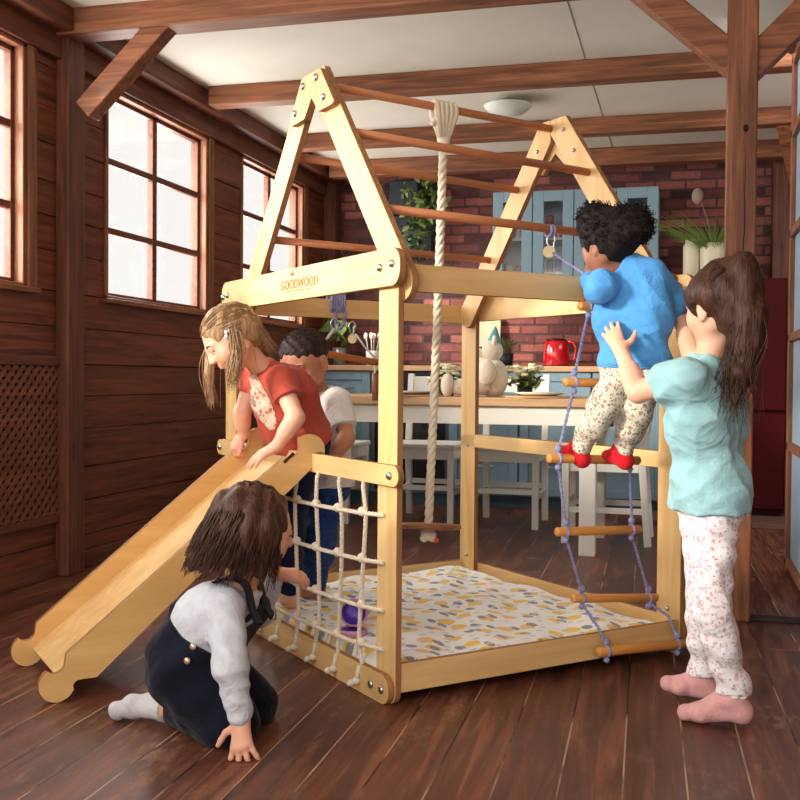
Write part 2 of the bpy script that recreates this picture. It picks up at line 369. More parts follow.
mb = MB(); mb.box((XW, -1.5, 2.17), (XW + .11, 6.9, ZC)); struct(mb.build('trim_3', DARKTIMBER['y'], bevel=0.006))
mb = MB(); mb.box((XW, -1.5, 0), (XW + .015, YB, 0.07)); struct(mb.build('baseboard_left', DARKTIMBER['y'], bevel=0.004))

def timber_thing(name, label, cat, lo, hi, mat, group=None, bev=0.006):
    mb = MB(); mb.box(lo, hi); o = mb.build(name, mat, bevel=bev)
    recenter(o, ((lo[0] + hi[0]) / 2, (lo[1] + hi[1]) / 2, lo[2])); return tag(o, label, cat, group)
# the timber frame of the room
timber_thing('timber_post', 'dark square timber post standing against the left wall between two windows', 'post', (XW + .0, 3.64, 0), (XW + .06, 3.76, 2.17), DARKTIMBER['z'])
timber_thing('timber_post', 'tall reddish timber post with a long crack, behind the girl in the pale blue t-shirt', 'post', (.127, 3.62, 0), (.225, 3.72, 2.26), TIMBER['z'])
_tp = bpy.data.objects['timber_post.001']
CRK = plain('dark_crack', (30, 16, 10), .9)
m = MB(); random.seed(21); pts = []; z = 1.60; x = .0125
while z > 1.02: pts.append((x, -.0500, z)); z -= .03; x += random.uniform(-.0025, .0022)
m.tube(pts, [.0004 + .0016 * math.sin(math.pi * i / (len(pts) - 1)) for i in range(len(pts))], 5); m.build('crack', CRK, _tp)
m = MB(); pts = []; z = .66; x = -.006
while z > .03: pts.append((x, -.0500, z)); z -= .03; x += random.uniform(-.003, .003)
m.tube(pts, [.0005 + .002 * math.sin(math.pi * i / (len(pts) - 1)) for i in range(len(pts))], 5); m.build('crack', CRK, _tp)
m = MB(); m.ball((.012, -.0495, 1.655), (.009, .002, .014), 16, 8); m.build('knot', CRK, _tp)
timber_thing('timber_post', 'dark timber corner post where the left wall meets the brick wall', 'post', (XW + .0, 6.80, 0), (XW + .09, 6.94, 2.17), DARKTIMBER['z'])
timber_thing('timber_post', 'dark timber post in the far right corner beyond the red cabinet', 'post', (.52, 6.78, 0), (.66, 6.94, 2.2), DARKTIMBER['z'])
timber_thing('ceiling_beam', 'nearest ceiling beam, at the very top of the picture over the left brace', 'beam', (XW + .02, 3.60, 2.16), (2.6, 3.72, 2.30), TIMBER['x'])
timber_thing('ceiling_beam', 'ceiling beam passing just behind the front peak of the playhouse', 'beam', (XW + .14, 4.72, 2.165), (2.6, 4.82, ZC), TIMBER['x'])
timber_thing('ceiling_beam', 'ceiling beam above the round ceiling lamp side, third from the camera', 'beam', (XW + .14, 5.76, 2.17), (2.6, 5.86, ZC), TIMBER['x'])
timber_thing('ceiling_beam', 'farthest ceiling beam, directly in front of the brick wall', 'beam', (XW + .14, 6.52, 2.15), (2.6, 6.62, ZC), TIMBER['x'])
def brace(label, a, b, w=.085, h=.1):
    mb = MB(); mb.beam(a, b, w, h, up=(0, 1, 0) if False else (0, 0, 1)); o = mb.build('timber_brace', TIMBER['x'], bevel=0.006); recenter(o, a); return tag(o, label, 'brace')
brace('diagonal timber brace from the left wall post up to the nearest beam', (-2.32, 3.66, 1.865), (-1.90, 3.66, 2.26), .08, .085)
brace('long diagonal timber brace rising left from the tall reddish post', (.165, 3.67, 1.875), (-.26, 3.67, 2.26), .07, .10)
brace('diagonal timber brace rising right from the tall reddish post', (.19, 3.67, 1.86), (.60, 3.67, 2.26), .07, .10)
brace('small dark brace at the far right above the red cabinet', (.62, 6.2, 1.9), (.5, 5.84, 2.2), .08, .08)
# dark threshold strip on the floor beside the post
mb = MB(); mb.box((.225, 3.64, 0), (2.6, 3.70, .012)); struct(mb.build('trim_4', plain('threshold', (34, 22, 18), 0.6), bevel=.003))
mb = MB(); mb.box((-.3, 5.95, 0), (2.6, 6.3, .03)); struct(mb.build('trim_5', wood('step_wood', (84, 62, 52), (120, 92, 78), 'x'), bevel=.004))
# lattice panel under the first window
lp = thing('lattice_panel', 'dark wooden lattice panel set low in the left wall', 'panel', (XW, 3.1, .25))
mb = MB(); y0, y1, z0, z1 = -.72, .55, 0.0, .60
mb.box((0.0, y0, z0 - .03), (.02, y1, z0)); mb.box((0.0, y0, z1), (.02, y1, z1 + .04)); mb.box((0.0, y1, z0 - .03), (.02, y1 + .035, z1 + .04))
mb.build('lattice_frame', DARKTIMBER['y'], lp, bevel=.003)
mb = MB(); mb.box((-.0, y0, z0), (.003, y1, z1)); mb.build('lattice_backing', plain('lattice_backing_brown', (44, 26, 20), .8), lp)  # thin plain dark brown sheet behind the slats
mb = MB(); s = .048
for dirn, xx in ((1, .012), (-1, .007)):
    c = -1.0
    while c < 2.2:
        pts = []
        for y in (y0, y1):
            pass
        # line z = z0 + dirn*(y - y0 - c)
        ya, yb = y0, y1
        za, zb_ = z0 + dirn * (ya - y0) + (-c if dirn == 1 else c), z0 + dirn * (yb - y0) + (-c if dirn == 1 else c)
        (ya, za), (yb, zb_) = (ya, za), (yb, zb_)
        def clip(yq, zq, yo, zo):
            if zq < z0: return (yo + (yq - yo) * (z0 - zo) / (zq - zo), z0)
            if zq > z1: return (yo + (yq - yo) * (z1 - zo) / (zq - zo), z1)
            return (yq, zq)
        if not (max(za, zb_) <= z0 or min(za, zb_) >= z1):
            A = clip(ya, za, yb, zb_); B = clip(yb, zb_, ya, za)
            if abs(A[0] - B[0]) > .01: mb.beam((xx, A[0], A[1]), (xx, B[0], B[1]), .017, .006, up=(1, 0, 0))
        c += s
mb.build('lattice_slats', wood('lattice_wood', (84, 46, 30), (128, 78, 54), 'y', knots=False), lp)

# ceiling lamp
lt = thing('ceiling_lamp', 'round frosted dome lamp on the white ceiling between beams', 'lamp', (-.90, 5.30, ZC))
mb = MB(); mb.lathe([(.03, -.03), (.03, 0)]); mb.build('lamp_base', STEEL, lt)
mb = MB(); mb.lathe([(.005, -.088), (.05, -.083), (.09, -.068), (.118, -.045), (.125, -.032), (.118, -.03)], seg=32); mb.build('lamp_shade', plain('frosted_glass', (206, 212, 202), .5), lt)

# glazed wooden leaf at the right edge
gd = thing('glazed_partition', 'tall brown wooden frame with pale blue panes at the right edge of the picture', 'partition', (.425, 4.62, 0))
mb = MB()
for y in (-.90, 0): mb.box((-.0, y - .0, .0), (.05, y + .045, 2.2))
for z in (0.03, .52, .98, 1.42, 1.84, 2.15): mb.box((.0, -.9, z), (.045, .045, z + .035))
mb.build('frame', TIMBER['z'], gd, bevel=.004)
mb = MB(); mb.box((.02, -.88, .06), (.026, .02, 2.16)); mb.build('pane', plain('pale_blue_pane', (150, 176, 196), .3), gd)

# ------------------------------------------------------------------ kitchen
YF = 6.35
kc = thing('base_cabinet', 'long run of blue kitchen base cabinets under the wooden worktop', 'cabinet', (-1.3, YF, 0))
mb = MB(); mb.box((-1.04, .03, .08), (1.20, .58, .86)); mb.build('body', BLUEPAINT, kc)
mb = MB(); mb.box((-1.03, .06, 0), (1.20, .57, .08)); mb.build('plinth', plain('plinth_blue', (70, 96, 112), .6), kc)
def panel_door(parent, x0, x1, z0, z1, y=0.0, name='door', handle=None, mat=BLUEPAINT):
    f = MB(); t = .055
    f.box((x0, y, z0), (x0 + t, y + .022, z1)); f.box((x1 - t, y, z0), (x1, y + .022, z1))
    f.box((x0 + t, y, z0), (x1 - t, y + .022, z0 + t)); f.box((x0 + t, y, z1 - t), (x1 - t, y + .022, z1)); f.box((x0 + t, y + .01, z0 + t), (x1 - t, y + .02, z1 - t))
    o = f.build(name, mat, parent, bevel=.003)
    if handle:
        h = MB(); cx, cz = handle; h.tube([(cx - .07, y, cz), (cx - .07, y - .025, cz), (cx + .07, y - .025, cz), (cx + .07, y, cz)], .006, 8); h.build('handle', STEEL, o)
    return o
xs = [-1.04, -.62, -.14, .31, .755, 1.20]
panel_door(kc, -1.04, -.66, .60, .855, name='drawer', handle=(-.85, .75)); panel_door(kc, -1.04, -.66, .09, .59)
for i in range(2, 5):
    a, b_ = xs[i] + .006, xs[i + 1] - .006
    panel_door(kc, a, b_, .36, .855, handle=((a + b_) / 2, .60) if i < 3 else None); panel_door(kc, a, b_, .09, .35, name='drawer', handle=((a + b_) / 2, .27))
mb = MB(); mb.box((-2.35, YF - .02, .86), (-.095, YB - .002, .895)); tag(recenter(mb.build('worktop', COUNTER, bevel=.004), (-1.2, YF, .86)), 'long light wooden kitchen worktop in front of the brick wall', 'worktop')
ov = thing('oven', 'black built-in oven with a round white dial among the blue cabinets', 'oven', (-1.7, YF - .005, .1))
mb = MB(); mb.box((-.225, 0, 0), (.235, .03, .755)); mb.build('oven_front', BLACKM, ov, bevel=.004)
mb = MB(); mb.box((-.17, -.004, .18), (.18, .002, .50)); mb.build('oven_glass', plain('oven_glass', (34, 38, 42), .1, spec=.8), ov)
mb = MB(); mb.lathe([(.048, 0), (.045, -.012), (.02, -.014)], c=(-.14, 0, .655), axis='y'); mb.build('dial', WHITEPAINT, ov)
mb = MB(); mb.lathe([(.03, -.004), (.0, -.02)], c=(-.14, 0, .655), axis='y'); mb.build('dial_knob', BLACKM, ov)
mb = MB(); mb.tube([(-.2, 0, .565), (-.2, -.03, .565), (.2, -.03, .565), (.2, 0, .565)], .009, 8); mb.build('handle', STEEL, ov)
hob = MB(); hob.box((-1.92, YF + .06, .895), (-1.38, YB - .1, .903)); tag(recenter(hob.build('cooktop', BLACKM, bevel=.002), (-1.65, 6.6, .895)), 'flat black cooktop set on the wooden worktop', 'cooktop')
# upper glass cabinets
uc = thing('wall_cabinet', 'blue wall cabinet with four glazed doors on the brick wall', 'cabinet', (-.67, 6.62, 1.42))
mb = MB(); W = 1.05; X0 = -.545
mb.box((X0, 0.0, 0), (X0 + .02, .33, .60)); mb.box((X0 + W - .02, 0, 0), (X0 + W, .33, .60)); mb.box((X0, 0, 0), (X0 + W, .33, .02)); mb.box((X0, 0, .58), (X0 + W, .33, .60)); mb.box((X0, .31, 0), (X0 + W, .33, .6))
mb.box((X0, .02, .29), (X0 + W, .31, .305)); mb.build('body', BLUEPAINT, uc)
for i in range(4):
    a = X0 + W * i / 4 + .003; b_ = X0 + W * (i + 1) / 4 - .003; f = MB(); t = .068
    f.box((a, -.022, 0), (a + t, 0, .6)); f.box((b_ - t, -.022, 0), (b_, 0, .6)); f.box((a + t, -.022, 0), (b_ - t, 0, t)); f.box((a + t, -.022, .6 - t), (b_ - t, 0, .6))
    d = f.build('door', BLUEPAINT, uc, bevel=.003)
    g = MB(); g.box((a + t, -.012, t), (b_ - t, -.009, .6 - t)); g.build('pane', GLASS, d)
random.seed(3)
cols = [(200, 60, 90), (70, 90, 140), (210, 205, 190), (40, 60, 80), (150, 60, 60), (180, 190, 190)]
for i in range(4):
    for sh in (0.02, .305):
        x = X0 + W * i / 4 + .09; 
        for j in range(2):
            m = MB(); r = random.uniform(.022, .03); h = random.uniform(.07, .16)
            m.lathe([(r * .7, 0), (r, .01), (r * .95, h), (r * .8, h + .005), (r * .78, h - .01)])
            o = m.build('cup', plain('cup_glaze', random.choice(cols), .3)); o.location = (-.67 + x + .06 * j + .005, 6.62 + .1, 1.42 + sh)
            tag(o, '%s cup, %s, %s shelf behind the %s glass door of the blue cabinet' % (['short', 'tall'][h > .11], ['left', 'right'][j], ['lower', 'upper'][sh > .1], ['first', 'second', 'third', 'fourth'][i]), 'cup', 'cups in the wall cabinet')
# red cabinet right
rc = thing('tall_cabinet', 'dark red tall cabinet behind the timber post at the right', 'cabinet', (.27, 6.38, 0))
RED = plain('dark_red_lacquer', (68, 7, 10), .6, spec=.12)
mb = MB(); mb.box((-.36, .03, .03), (.31, .37, 1.42)); mb.build('body', RED, rc, bevel=.006)
mb = MB(); mb.box((-.355, 0, .06), (.305, .03, .62)); mb.build('door', RED, rc, bevel=.005)
mb = MB(); mb.box((-.355, 0, .64), (.305, .03, 1.40)); mb.build('door', RED, rc, bevel=.005)
mb = MB(); mb.box((-.33, .06, 0), (.28, .35, .03)); mb.build('plinth', BLACKM, rc)
def jar(x, y, r, h, label):
    t = thing('ceramic_jar', label, 'jar', (x, y, 1.42), group=None)
    m = MB(); m.lathe([(r * .85, 0), (r, .015), (r, h * .86), (r * .94, h * .93), (r * .8, h * .95), (r * .8, h), (r * .72, h), (r * .7, h * .9)], seg=48, flute=.02, nfl=16); m.build('body', CERAMIC, t)
    return t
j1 = jar(.036, 6.62, .052, .25, 'tall slim cream ribbed jar with a lid, left of the wider jar')
m = MB(); m.lathe([(.040, .25), (.040, .262), (.012, .268), (.012, .28), (.002, .282)]); m.build('lid', CERAMIC, j1)
j2 = jar(.165, 6.60, .082, .235, 'wide cream ribbed jar holding grasses, next to the timber post')
def blades(parent, c, n, L, spread, mat, r0=.003, name='leaves', lean=(0, 0)):
    m = MB()
    for i in range(n):
        a = random.uniform(0, 6.28); s = random.uniform(.2, 1) * spread; l = L * random.uniform(.6, 1.05)
        pts = [(c[0] + (math.cos(a) * s + lean[0]) * t * t * l + random.uniform(-.01, .01) * 0, c[1] + (math.sin(a) * s + lean[1]) * t * t * l, c[2] + l * t * (1 - .25 * s * t)) for t in (0, .25, .5, .75, 1)]
        m.tube(pts, [r0, r0, r0 * .9, r0 * .6, r0 * .15], 4)
    return m.build(name, mat, parent)
gr = thing('grass_bunch', 'bunch of green grasses with a fluffy plume standing in the wide jar', 'plant', (.165, 6.60, 1.50))
blades(gr, (0, 0, 0), 90, .40, 1.1, GRASSY, lean=(-.35, -.1))
m = MB(); m.tube([(0, 0, .1), (-.04, 0, .3), (-.08, 0, .42)], .002, 5); m.ball((-.10, 0, .45), (.035, .02, .05)); m.build('plume', plain('plume', (150, 130, 112), .9), gr)
gr2 = thing('grass_bunch', 'thin spiky dark green plant on the red cabinet right of the post', 'plant', (.37, 6.62, 1.42))
blades(gr2, (0, 0, .1), 34, .40, .8, LEAFDARK, .002)
m = MB(); m.lathe([(.04, 0), (.055, .1), (.05, .1), (.045, .09)]); m.build('pot', DARKPOT, gr2)

# things on the worktop
kt = thing('kettle', 'glossy red kettle on the worktop against the brick wall', 'kettle', (-.795, 6.62, .895), 0)
KR = plain('red_enamel', (196, 22, 34), .12, spec=.7)
m = MB(); m.lathe([(.078, 0), (.082, .012), (.085, .05), (.082, .11), (.074, .155), (.066, .165)]); m.build('body', KR, kt)
m = MB(); m.lathe([(.066, .165), (.064, .176), (.02, .182), (.002, .184)]); m.build('lid', BLACKM, kt)
m = MB(); m.tube([(.062, 0, .155), (.105, 0, .16), (.125, 0, .12), (.118, 0, .05), (.08, 0, .03)], .010, 10); m.build('handle', KR, kt)
m = MB(); m.lathe([(.088, -.0), (.088, .008)]); m.build('base', BLACKM, kt)
pp = thing('potted_plant', 'small bushy green plant in a dark pot on the worktop', 'plant', (-1.12, 6.62, .895))
m = MB(); m.lathe([(.038, 0), (.05, .085), (.046, .085), (.044, .075)]); m.build('pot', DARKPOT, pp); blades(pp, (0, 0, .075), 70, .12, 1.0, LEAF, .004)
cb = thing('cutting_board', 'pale wooden cutting board leaning against the brick wall behind the back post', 'board', (-1.32, 6.86, .895))
m = MB(); m.box((-.115, 0, 0), (.115, .018, .33), rot=Matrix.Rotation(R(-8), 3, 'X'), piv=(0, 0, 0)); m.build('board', wood('pale_board', (196, 172, 140), (222, 200, 168), 'z', knots=False), cb, bevel=.006)
def leafy(parent, c, n, rad, mat, size=.03, name='foliage', squash=1.0, hang=0):
    m = MB()
    for i in range(n):
        p = Vector((random.gauss(0, .5), random.gauss(0, .5), random.gauss(0, .5) * squash)); 
        if p.length > 1.2: p = p.normalized() * 1.2
        p = Vector(c) + p * rad - Vector((0, 0, abs(random.gauss(0, hang))))
        q = Euler((random.uniform(-1.2, 1.2), random.uniform(-1.2, 1.2), random.uniform(0, 6.28))).to_matrix(); s = size * random.uniform(.6, 1.2)
        vs = [q @ Vector(v) * s + p for v in ((0, -1, 0), (.45, -.4, .12), (.5, .2, .15), (0, 1, 0), (-.5, .2, .15), (-.45, -.4, .12), (0, 0, 0))]
        m.add(vs, [(0, 1, 6), (1, 2, 6), (2, 3, 6), (3, 4, 6), (4, 5, 6), (5, 0, 6)], 0, True)
    return m.build(name, mat, parent)
hp = thing('potted_plant', 'broad-leaved green plant in a grey metal pot near the kitchen corner', 'plant', (-2.26, 6.62, .895))
m = MB(); m.lathe([(.04, 0), (.05, .12), (.046, .12), (.044, .1)]); m.build('pot', plain('grey_tin', (150, 150, 150), .35, metal=.6), hp); leafy(hp, (.0, 0, .24), 26, .09, LEAF, .07)
us = thing('utensil_jar', 'white jar crowded with pale kitchen utensils on the worktop', 'jar', (-2.02, 6.60, .895))
m = MB(); m.lathe([(.04, 0), (.044, .10), (.04, .10), (.038, .03)]); m.build('jar', WHITEPAINT, us)
m = MB()
for i in range(4): 
    a = i * 1.6; m.tube([(.02 * math.cos(a), .02 * math.sin(a), .04), (.045 * math.cos(a), .04 * math.sin(a), .19)], .004, 6); m.ball((.047 * math.cos(a), .042 * math.sin(a), .20), (.015, .006, .022))
m.build('utensils', plain('pale_utensil', (200, 190, 176), .5), us)
# ivy in dark box shelf on wall
iv = thing('wall_planter', 'dark wall-mounted planter frame with trailing ivy on the brick wall', 'planter', (-1.84, 6.80, 1.66))
m = MB(); m.box((-.13, 0, .28), (.07, .14, .50)); m.box((-.08, 0, 0), (.17, .14, .16)); m.box((-.13, .12, -.02), (.21, .148, .53)); m.build('box', plain('slate_box', (38, 44, 54), .6), iv, bevel=.004)
random.seed(5); leafy(iv, (.12, -.06, .38), 200, .15, LEAF, .034, squash=1.4, hang=.1); leafy(iv, (.08, -.04, .16), 90, .12, LEAFDARK, .028, name='trailing_ivy', hang=.12); leafy(iv, (.12, -.02, .56), 60, .08, LEAF, .026, name='top_leaves', squash=.4)

# ------------------------------------------------------------------ dining table and chairs
tb = thing('dining_table', 'white dining table with a light wood top behind the playhouse', 'table', (-1.15, 5.06, 0))
m = MB(); m.box((-.85, -.34, .685), (.90, .40, .725)); m.build('tabletop', COUNTER, tb, bevel=.005)
m = MB(); m.box((-.80, -.31, .60), (.84, -.29, .685)); m.box((-.80, .33, .60), (.84, .35, .685)); m.box((-.80, -.31, .60), (-.78, .35, .685)); m.box((.82, -.31, .60), (.84, .35, .685)); m.build('apron', WHITEPAINT, tb)
for sx, sy in ((.69, -.30), (.69, .27), (-.78, -.30), (-.78, .27)):
    m = MB(); m.box((sx, sy, 0), (sx + .075, sy + .075, .685)); m.build('leg', WHITEPAINT, tb, bevel=.004)
def make_chair(label, loc, rz):
    t = thing('dining_chair', label, 'chair', loc, rz, 'white dining chairs round the table')
    w, dp, sh = .19, .20, .445
    m = MB(); m.box((-w - .01, -dp - .01, sh - .025), (w + .01, dp, sh)); m.build('seat', WHITEPAINT, t, bevel=.006)
    m = MB(); m.box((-w + .03, -dp + .005, sh - .085), (w - .03, -dp + .025, sh - .025)); m.box((-w + .03, dp - .03, sh - .085), (w - .03, dp - .01, sh - .025))
    for s in (-1, 1): m.box((s * (w - .02) - .01, -dp + .03, sh - .085), (s * (w - .02) + .01, dp - .03, sh - .025))
    m.build('seat_frame', WHITEPAINT, t)
    for s in (-1, 1):
        m = MB(); m.beam((s * (w - .018), -dp + .018, 0), (s * (w - .018), -dp + .018, sh - .025), .036, .036, up=(0, 1, 0)); m.build('leg', WHITEPAINT, t, bevel=.003)
        m = MB(); m.beam((s * (w - .018), dp + .02, 0), (s * (w - .018), dp - .015, sh), .036, .036, up=(0, 1, 0)); m.beam((s * (w - .018), dp - .015, sh), (s * (w - .018), dp + .045, .84), .036, .03, up=(0, 1, 0)); m.build('leg', WHITEPAINT, t, bevel=.003)
    m = MB(); m.beam((-w + .02, -dp + .018, .2), (w - .02, -dp + .018, .2), .018, .028); m.beam((-w + .02, dp, .2), (w - .02, dp, .2), .018, .028)
    for s in (-1, 1): m.beam((s * (w - .018), -dp + .02, .17), (s * (w - .018), dp, .17), .018, .028)
    m.build('stretcher', WHITEPAINT, t)
    m = MB(); m.box((-w + .0, dp + .028, .735), (w - .0, dp + .05, .825)); m.box((-w + .02, dp + .0, .55), (w - .02, dp + .018, .585))
    m.tube([(-w + .03, dp + .01, .60), (-w / 2, dp + .018, .655), (0, dp + .022, .675), (w / 2, dp + .018, .655), (w - .03, dp + .01, .60)], .011, 6)
    m.build('backrest', WHITEPAINT, t, bevel=.004)
    return t
make_chair('white wooden chair seen between the front and back posts of the playhouse', (-1.42, 5.77, 0), 0)
make_chair('white wooden chair right of the back post of the playhouse', (-.94, 5.72, 0), 0)
make_chair('white wooden chair behind the rope ladder at the table end', (-.38, 5.30, 0), R(-90))
make_chair('white wooden chair just right of the boy in the white polo shirt', (-1.99, 5.60, 0), R(90))
# on the table
pm = thing('place_setting_mat', 'woven round placemat right of the teddy bear on the table', 'placemat', (-.66, 4.88, .725))
m = MB(); m.lathe([(.165, 0), (.17, .004), (.16, .008), (.0, .008)], seg=36); m.build('mat', plain('woven_straw', (190, 150, 104), .9, bump=.8, bscale=150), pm)
pl = MB(); pl.lathe([(.07, 0), (.11, .01), (.125, .018), (.12, .018), (.07, .006), (.0, .006)], seg=36); o = pl.build('plate', plain('white_plate', (232, 228, 222), .2)); o.location = (-.66, 4.88, .733); tag(o, 'white plate on the placemat right of the teddy bear', 'plate')
m = MB(); m.lathe([(.165, 0), (.17, .004), (.16, .008), (.0, .008)], seg=36); o = m.build('placemat', plain('woven_straw', (186, 140, 96), .9, bump=.8, bscale=150)); o.location = (-1.30, 4.88, .725); tag(o, 'woven round placemat behind the thick climbing rope', 'placemat')
pl = MB(); pl.lathe([(.07, 0), (.11, .01), (.125, .018), (.12, .018), (.07, .006), (.0, .006)], seg=36); o = pl.build('plate', plain('white_plate', (232, 228, 222), .2)); o.location = (-1.30, 4.88, .733); tag(o, 'white plate on the placemat behind the thick climbing rope', 'plate')
bear = thing('teddy_bear', 'cream plush teddy bear sitting on the table behind the back post', 'toy', (-.905, 4.98, .725), R(-75))
PL = plain('cream_plush', (214, 200, 178), .95, bump=1.0, bscale=140, sheen=.5)
m = MB(); m.ball((0, 0, .09), (.085, .075, .10)); m.ball((0, -.01, .225), (.062, .058, .055)); m.ball((0, -.06, .215), (.03, .026, .024))
for s in (-1, 1):
    m.ball((s * .05, 0, .275), (.024, .012, .024)); m.ball((s * .10, -.04, .12), (.032, .045, .062)); m.ball((s * .07, -.13, .045), (.042, .11, .042)); m.ball((s * .075, -.225, .055), (.045, .03, .058))
m.build('body', PL, bear)
m = MB(); m.ball((0, -.085, .22), .008); [m.ball((s * .024, -.062, .24), .006) for s in (-1, 1)]; m.build('face_buttons', BLACKM, bear)
gh = MB(); gh.lathe([(.05, 0), (.047, .02), (.03, .065), (.014, .105), (.003, .125)], seg=20); o = gh.build('party_hat', plain('teal_felt', (96, 150, 156), .8)); o.location = (-.905, 4.98, .972); o.scale = (.8, .8, .8); o.rotation_euler = (R(-6), R(5), 0); tag(o, 'small pointed teal hat on the teddy bear', 'hat')
def bouquet(x, y, label, n=26, fl=14, seed=1):
    random.seed(seed); t = thing('flower_bouquet', label, 'flowers', (x, y, .725))
    m = MB(); m.lathe([(.035, 0), (.04, .06), (.036, .06), (.034, .02)]); m.build('pot', DARKPOT, t)
    leafy(t, (0, 0, .075), n * 3, .075, LEAF, .028, squash=.6)
    m = MB()
    for i in range(fl * 2):
        a = random.uniform(0, 6.28); r = random.uniform(.01, .085); z = .13 + random.uniform(-.06, .03)
        for k in range(6):
            b_ = k * 1.05; m.ball((r * math.cos(a) + .010 * math.cos(b_), r * math.sin(a) + .010 * math.sin(b_), z), (.010, .010, .008), 8, 5)
    m.build('petals', plain('cream_petals', (236, 232, 196), .6), t)
bouquet(-1.16, 5.08, 'pale flower bunch left of the teddy bear', seed=2); bouquet(-.76, 5.06, 'cream flowers with dark leaves right of the teddy bear', seed=4)

# ------------------------------------------------------------------ wooden playhouse (local frame: x along the ladder side, y along the slide side)
L_, D_, W_, T_ = 1.17, .988, .097, .018
UA = 0.79995; PORG = Vector((-.679, 2.430, 0))
PR = Matrix.Rotation(UA, 3, 'Z')
def ph(u, v, z): return PR @ Vector((u, v, z)) + PORG
PX = {a: [BIRCH[a], PLYEDGE] for a in 'xyz'}
play = thing('playhouse', 'large birch plywood climbing playhouse with open peaked roof frame', 'playhouse', PORG, UA)
def bolt(mb, u, v, z, s=-1, r=.0105):
    """round domed bolt head on a face whose normal is s * x"""
    mb.lathe([(r, 0), (r, .002), (r * .75, .006), (r * .3, .0075)] if s > 0 else [(r * .3, -.0075), (r * .75, -.006), (r, -.002), (r, 0)], c=(u, v, z), axis='x', seg=16)
for nm, u0, v0, top in (('a', 0, 0, 1.10), ('b', 0, L_ - W_, 1.10), ('c', D_ - T_, L_ - W_, 1.06), ('d', D_ - T_, 0, 1.08)):
    m = MB(); m.prism(rbar(v0, v0 + W_, 0.0, top, r=.03), u0, u0 + T_, 'yz'); m.build('post', PX['z'], play, bevel=.0025)
def board(name, pts, lo, hi, plane, ax='y', mats=None): 
    m = MB(); m.prism(pts, lo, hi, plane); return m.build(name, mats or PX[ax], play, bevel=.0025)
lab = board('name_board', rbar(-.040, 1.16, 1.036, 1.130, r=.04), -.020, -.001, 'yz')
board('bottom_board', rbar(.0, 1.17, .0, .075, r=.036), -.020, -.001, 'yz')
rail = board('slide_rail', rbar(-.04, 1.20, .545, .598, r=.026), -.020, -.001, 'yz')
board('side_beam', [(T_, 1.026), (D_ - T_, 1.026), (D_ - T_, 1.094), (T_, 1.094)], .004, .024, 'xz', 'x')
board('side_beam', [(T_, 1.026), (D_ - T_, 1.026), (D_ - T_, 1.094), (T_, 1.094)], L_ - .03, L_ - .01, 'xz', 'x')
board('bottom_board', [(T_, .03), (D_ - T_, .03), (D_ - T_, .103), (T_, .103)], .003, .021, 'xz', 'x')
board('bottom_board', [(T_, .03), (D_ - T_, .03), (D_ - T_, .103), (T_, .103)], L_ - .021, L_ - .003, 'xz', 'x')
board('bottom_board', rbar(.0, 1.17, .022, .103, r=.02), D_ - .0, D_ + .018, 'yz')
board('top_board', rbar(-.02, 1.19, 1.032, 1.126, r=.04), D_ + .0, D_ + .018, 'yz')
board('climbing_rail', rbar(.0, 1.17, .548, .598, r=.02), D_ - T_ - .0, D_ + .016, 'yz')
# roof frames
def leg_out(b, t, w=.093, ax=0, zt=9):
    b = Vector(b); t = Vector(t); d = (t - b).normalized(); n = Vector((-d.y, d.x)); r = w / 2; out = []
    for k in range(13):
        a = math.pi * k / 12; out.append(tuple(b - d * math.sin(a) * r * .9 + n * math.cos(a) * r))
    
    # mitred against the other leg on the axis, flat on top
    for sg_ in ((1, -1) if (d.x > 0) == (n.x < 0) or True else (-1, 1)):
        pass
    e1, e2 = b - n * r, b + n * r; q = []
    lo_, hi_ = (e1, e2) if (e1.y - d.y / d.x * e1.x) < (e2.y - d.y / d.x * e2.x) else (e2, e1)
    zi = lo_.y + d.y / d.x * (ax - lo_.x); xo = hi_.x + d.x / d.y * (zt - hi_.y)
    seq = [(ax, zi), (ax, zt), (xo, zt)]
    return out + (seq if lo_ is e1 else seq[::-1])
def gable(u0, ax, bl, br, gus, nm):
    s = 1.275
    for b in (br, bl):
        sg = 1 if b[0] < ax else -1
        t = (ax - sg * .045, b[1] + abs(ax - sg * .045 - b[0]) * s)
        o = leg_out(b, t, .093, ax, 1.695); m = MB(); m.prism(o, u0, u0 + .02, 'yz'); m.build('roof_leg', PX['z'], play, bevel=.0025)
    zt = 1.702; w = .1
    d = Vector((.62, .785)); 
    def arm(sg, l):
        base = Vector((ax + sg * .052, zt)); dd = Vector((sg * d.x, -d.y)); q = base + dd * l; inn = Vector((-sg * d.y, -d.x)) * w
        return q, q + inn
    (ro, ri), (lo, li) = arm(-1, .155), arm(1, .155)
    out = [(ax - .052, zt - .004), (ax - .045, zt), (ax + .045, zt), (ax + .052, zt - .004), tuple(lo), tuple(li), (ax, zt - .118), tuple(ri), tuple(ro)]
    if nm == 'front': out = [(0.446, 1.681), (0.568, 1.682), (0.655, 1.565), (0.64, 1.556), (0.549, 1.558), (0.503, 1.609), (0.457, 1.561), (0.375, 1.562), (0.357, 1.568)]
    m = MB(); m.prism(out, gus[0], gus[1], 'yz'); g = m.build('peak_plate', PX['z'], play, bevel=.002)
    return g
g1 = gable(.0205, .545, (1.052, 1.045), (.012, 1.045), (-.0, .020), 'front')
g2 = gable(.945, .60, (1.105, 1.05), (.075, 1.05), (.966, .985), 'back')
m = MB()
for v, z in ((.558, 1.655), (.470, 1.660), (.422, 1.594), (.612, 1.588)): bolt(m, -.001, v, z)
m.build('bolt', STEEL, g1)
m = MB()
for v, z in ((.53, 1.65), (.67, 1.60), (.475, 1.57)): bolt(m, .944, v, z, r=.007)
m.build('bolt', STEEL, g2)
m = MB()
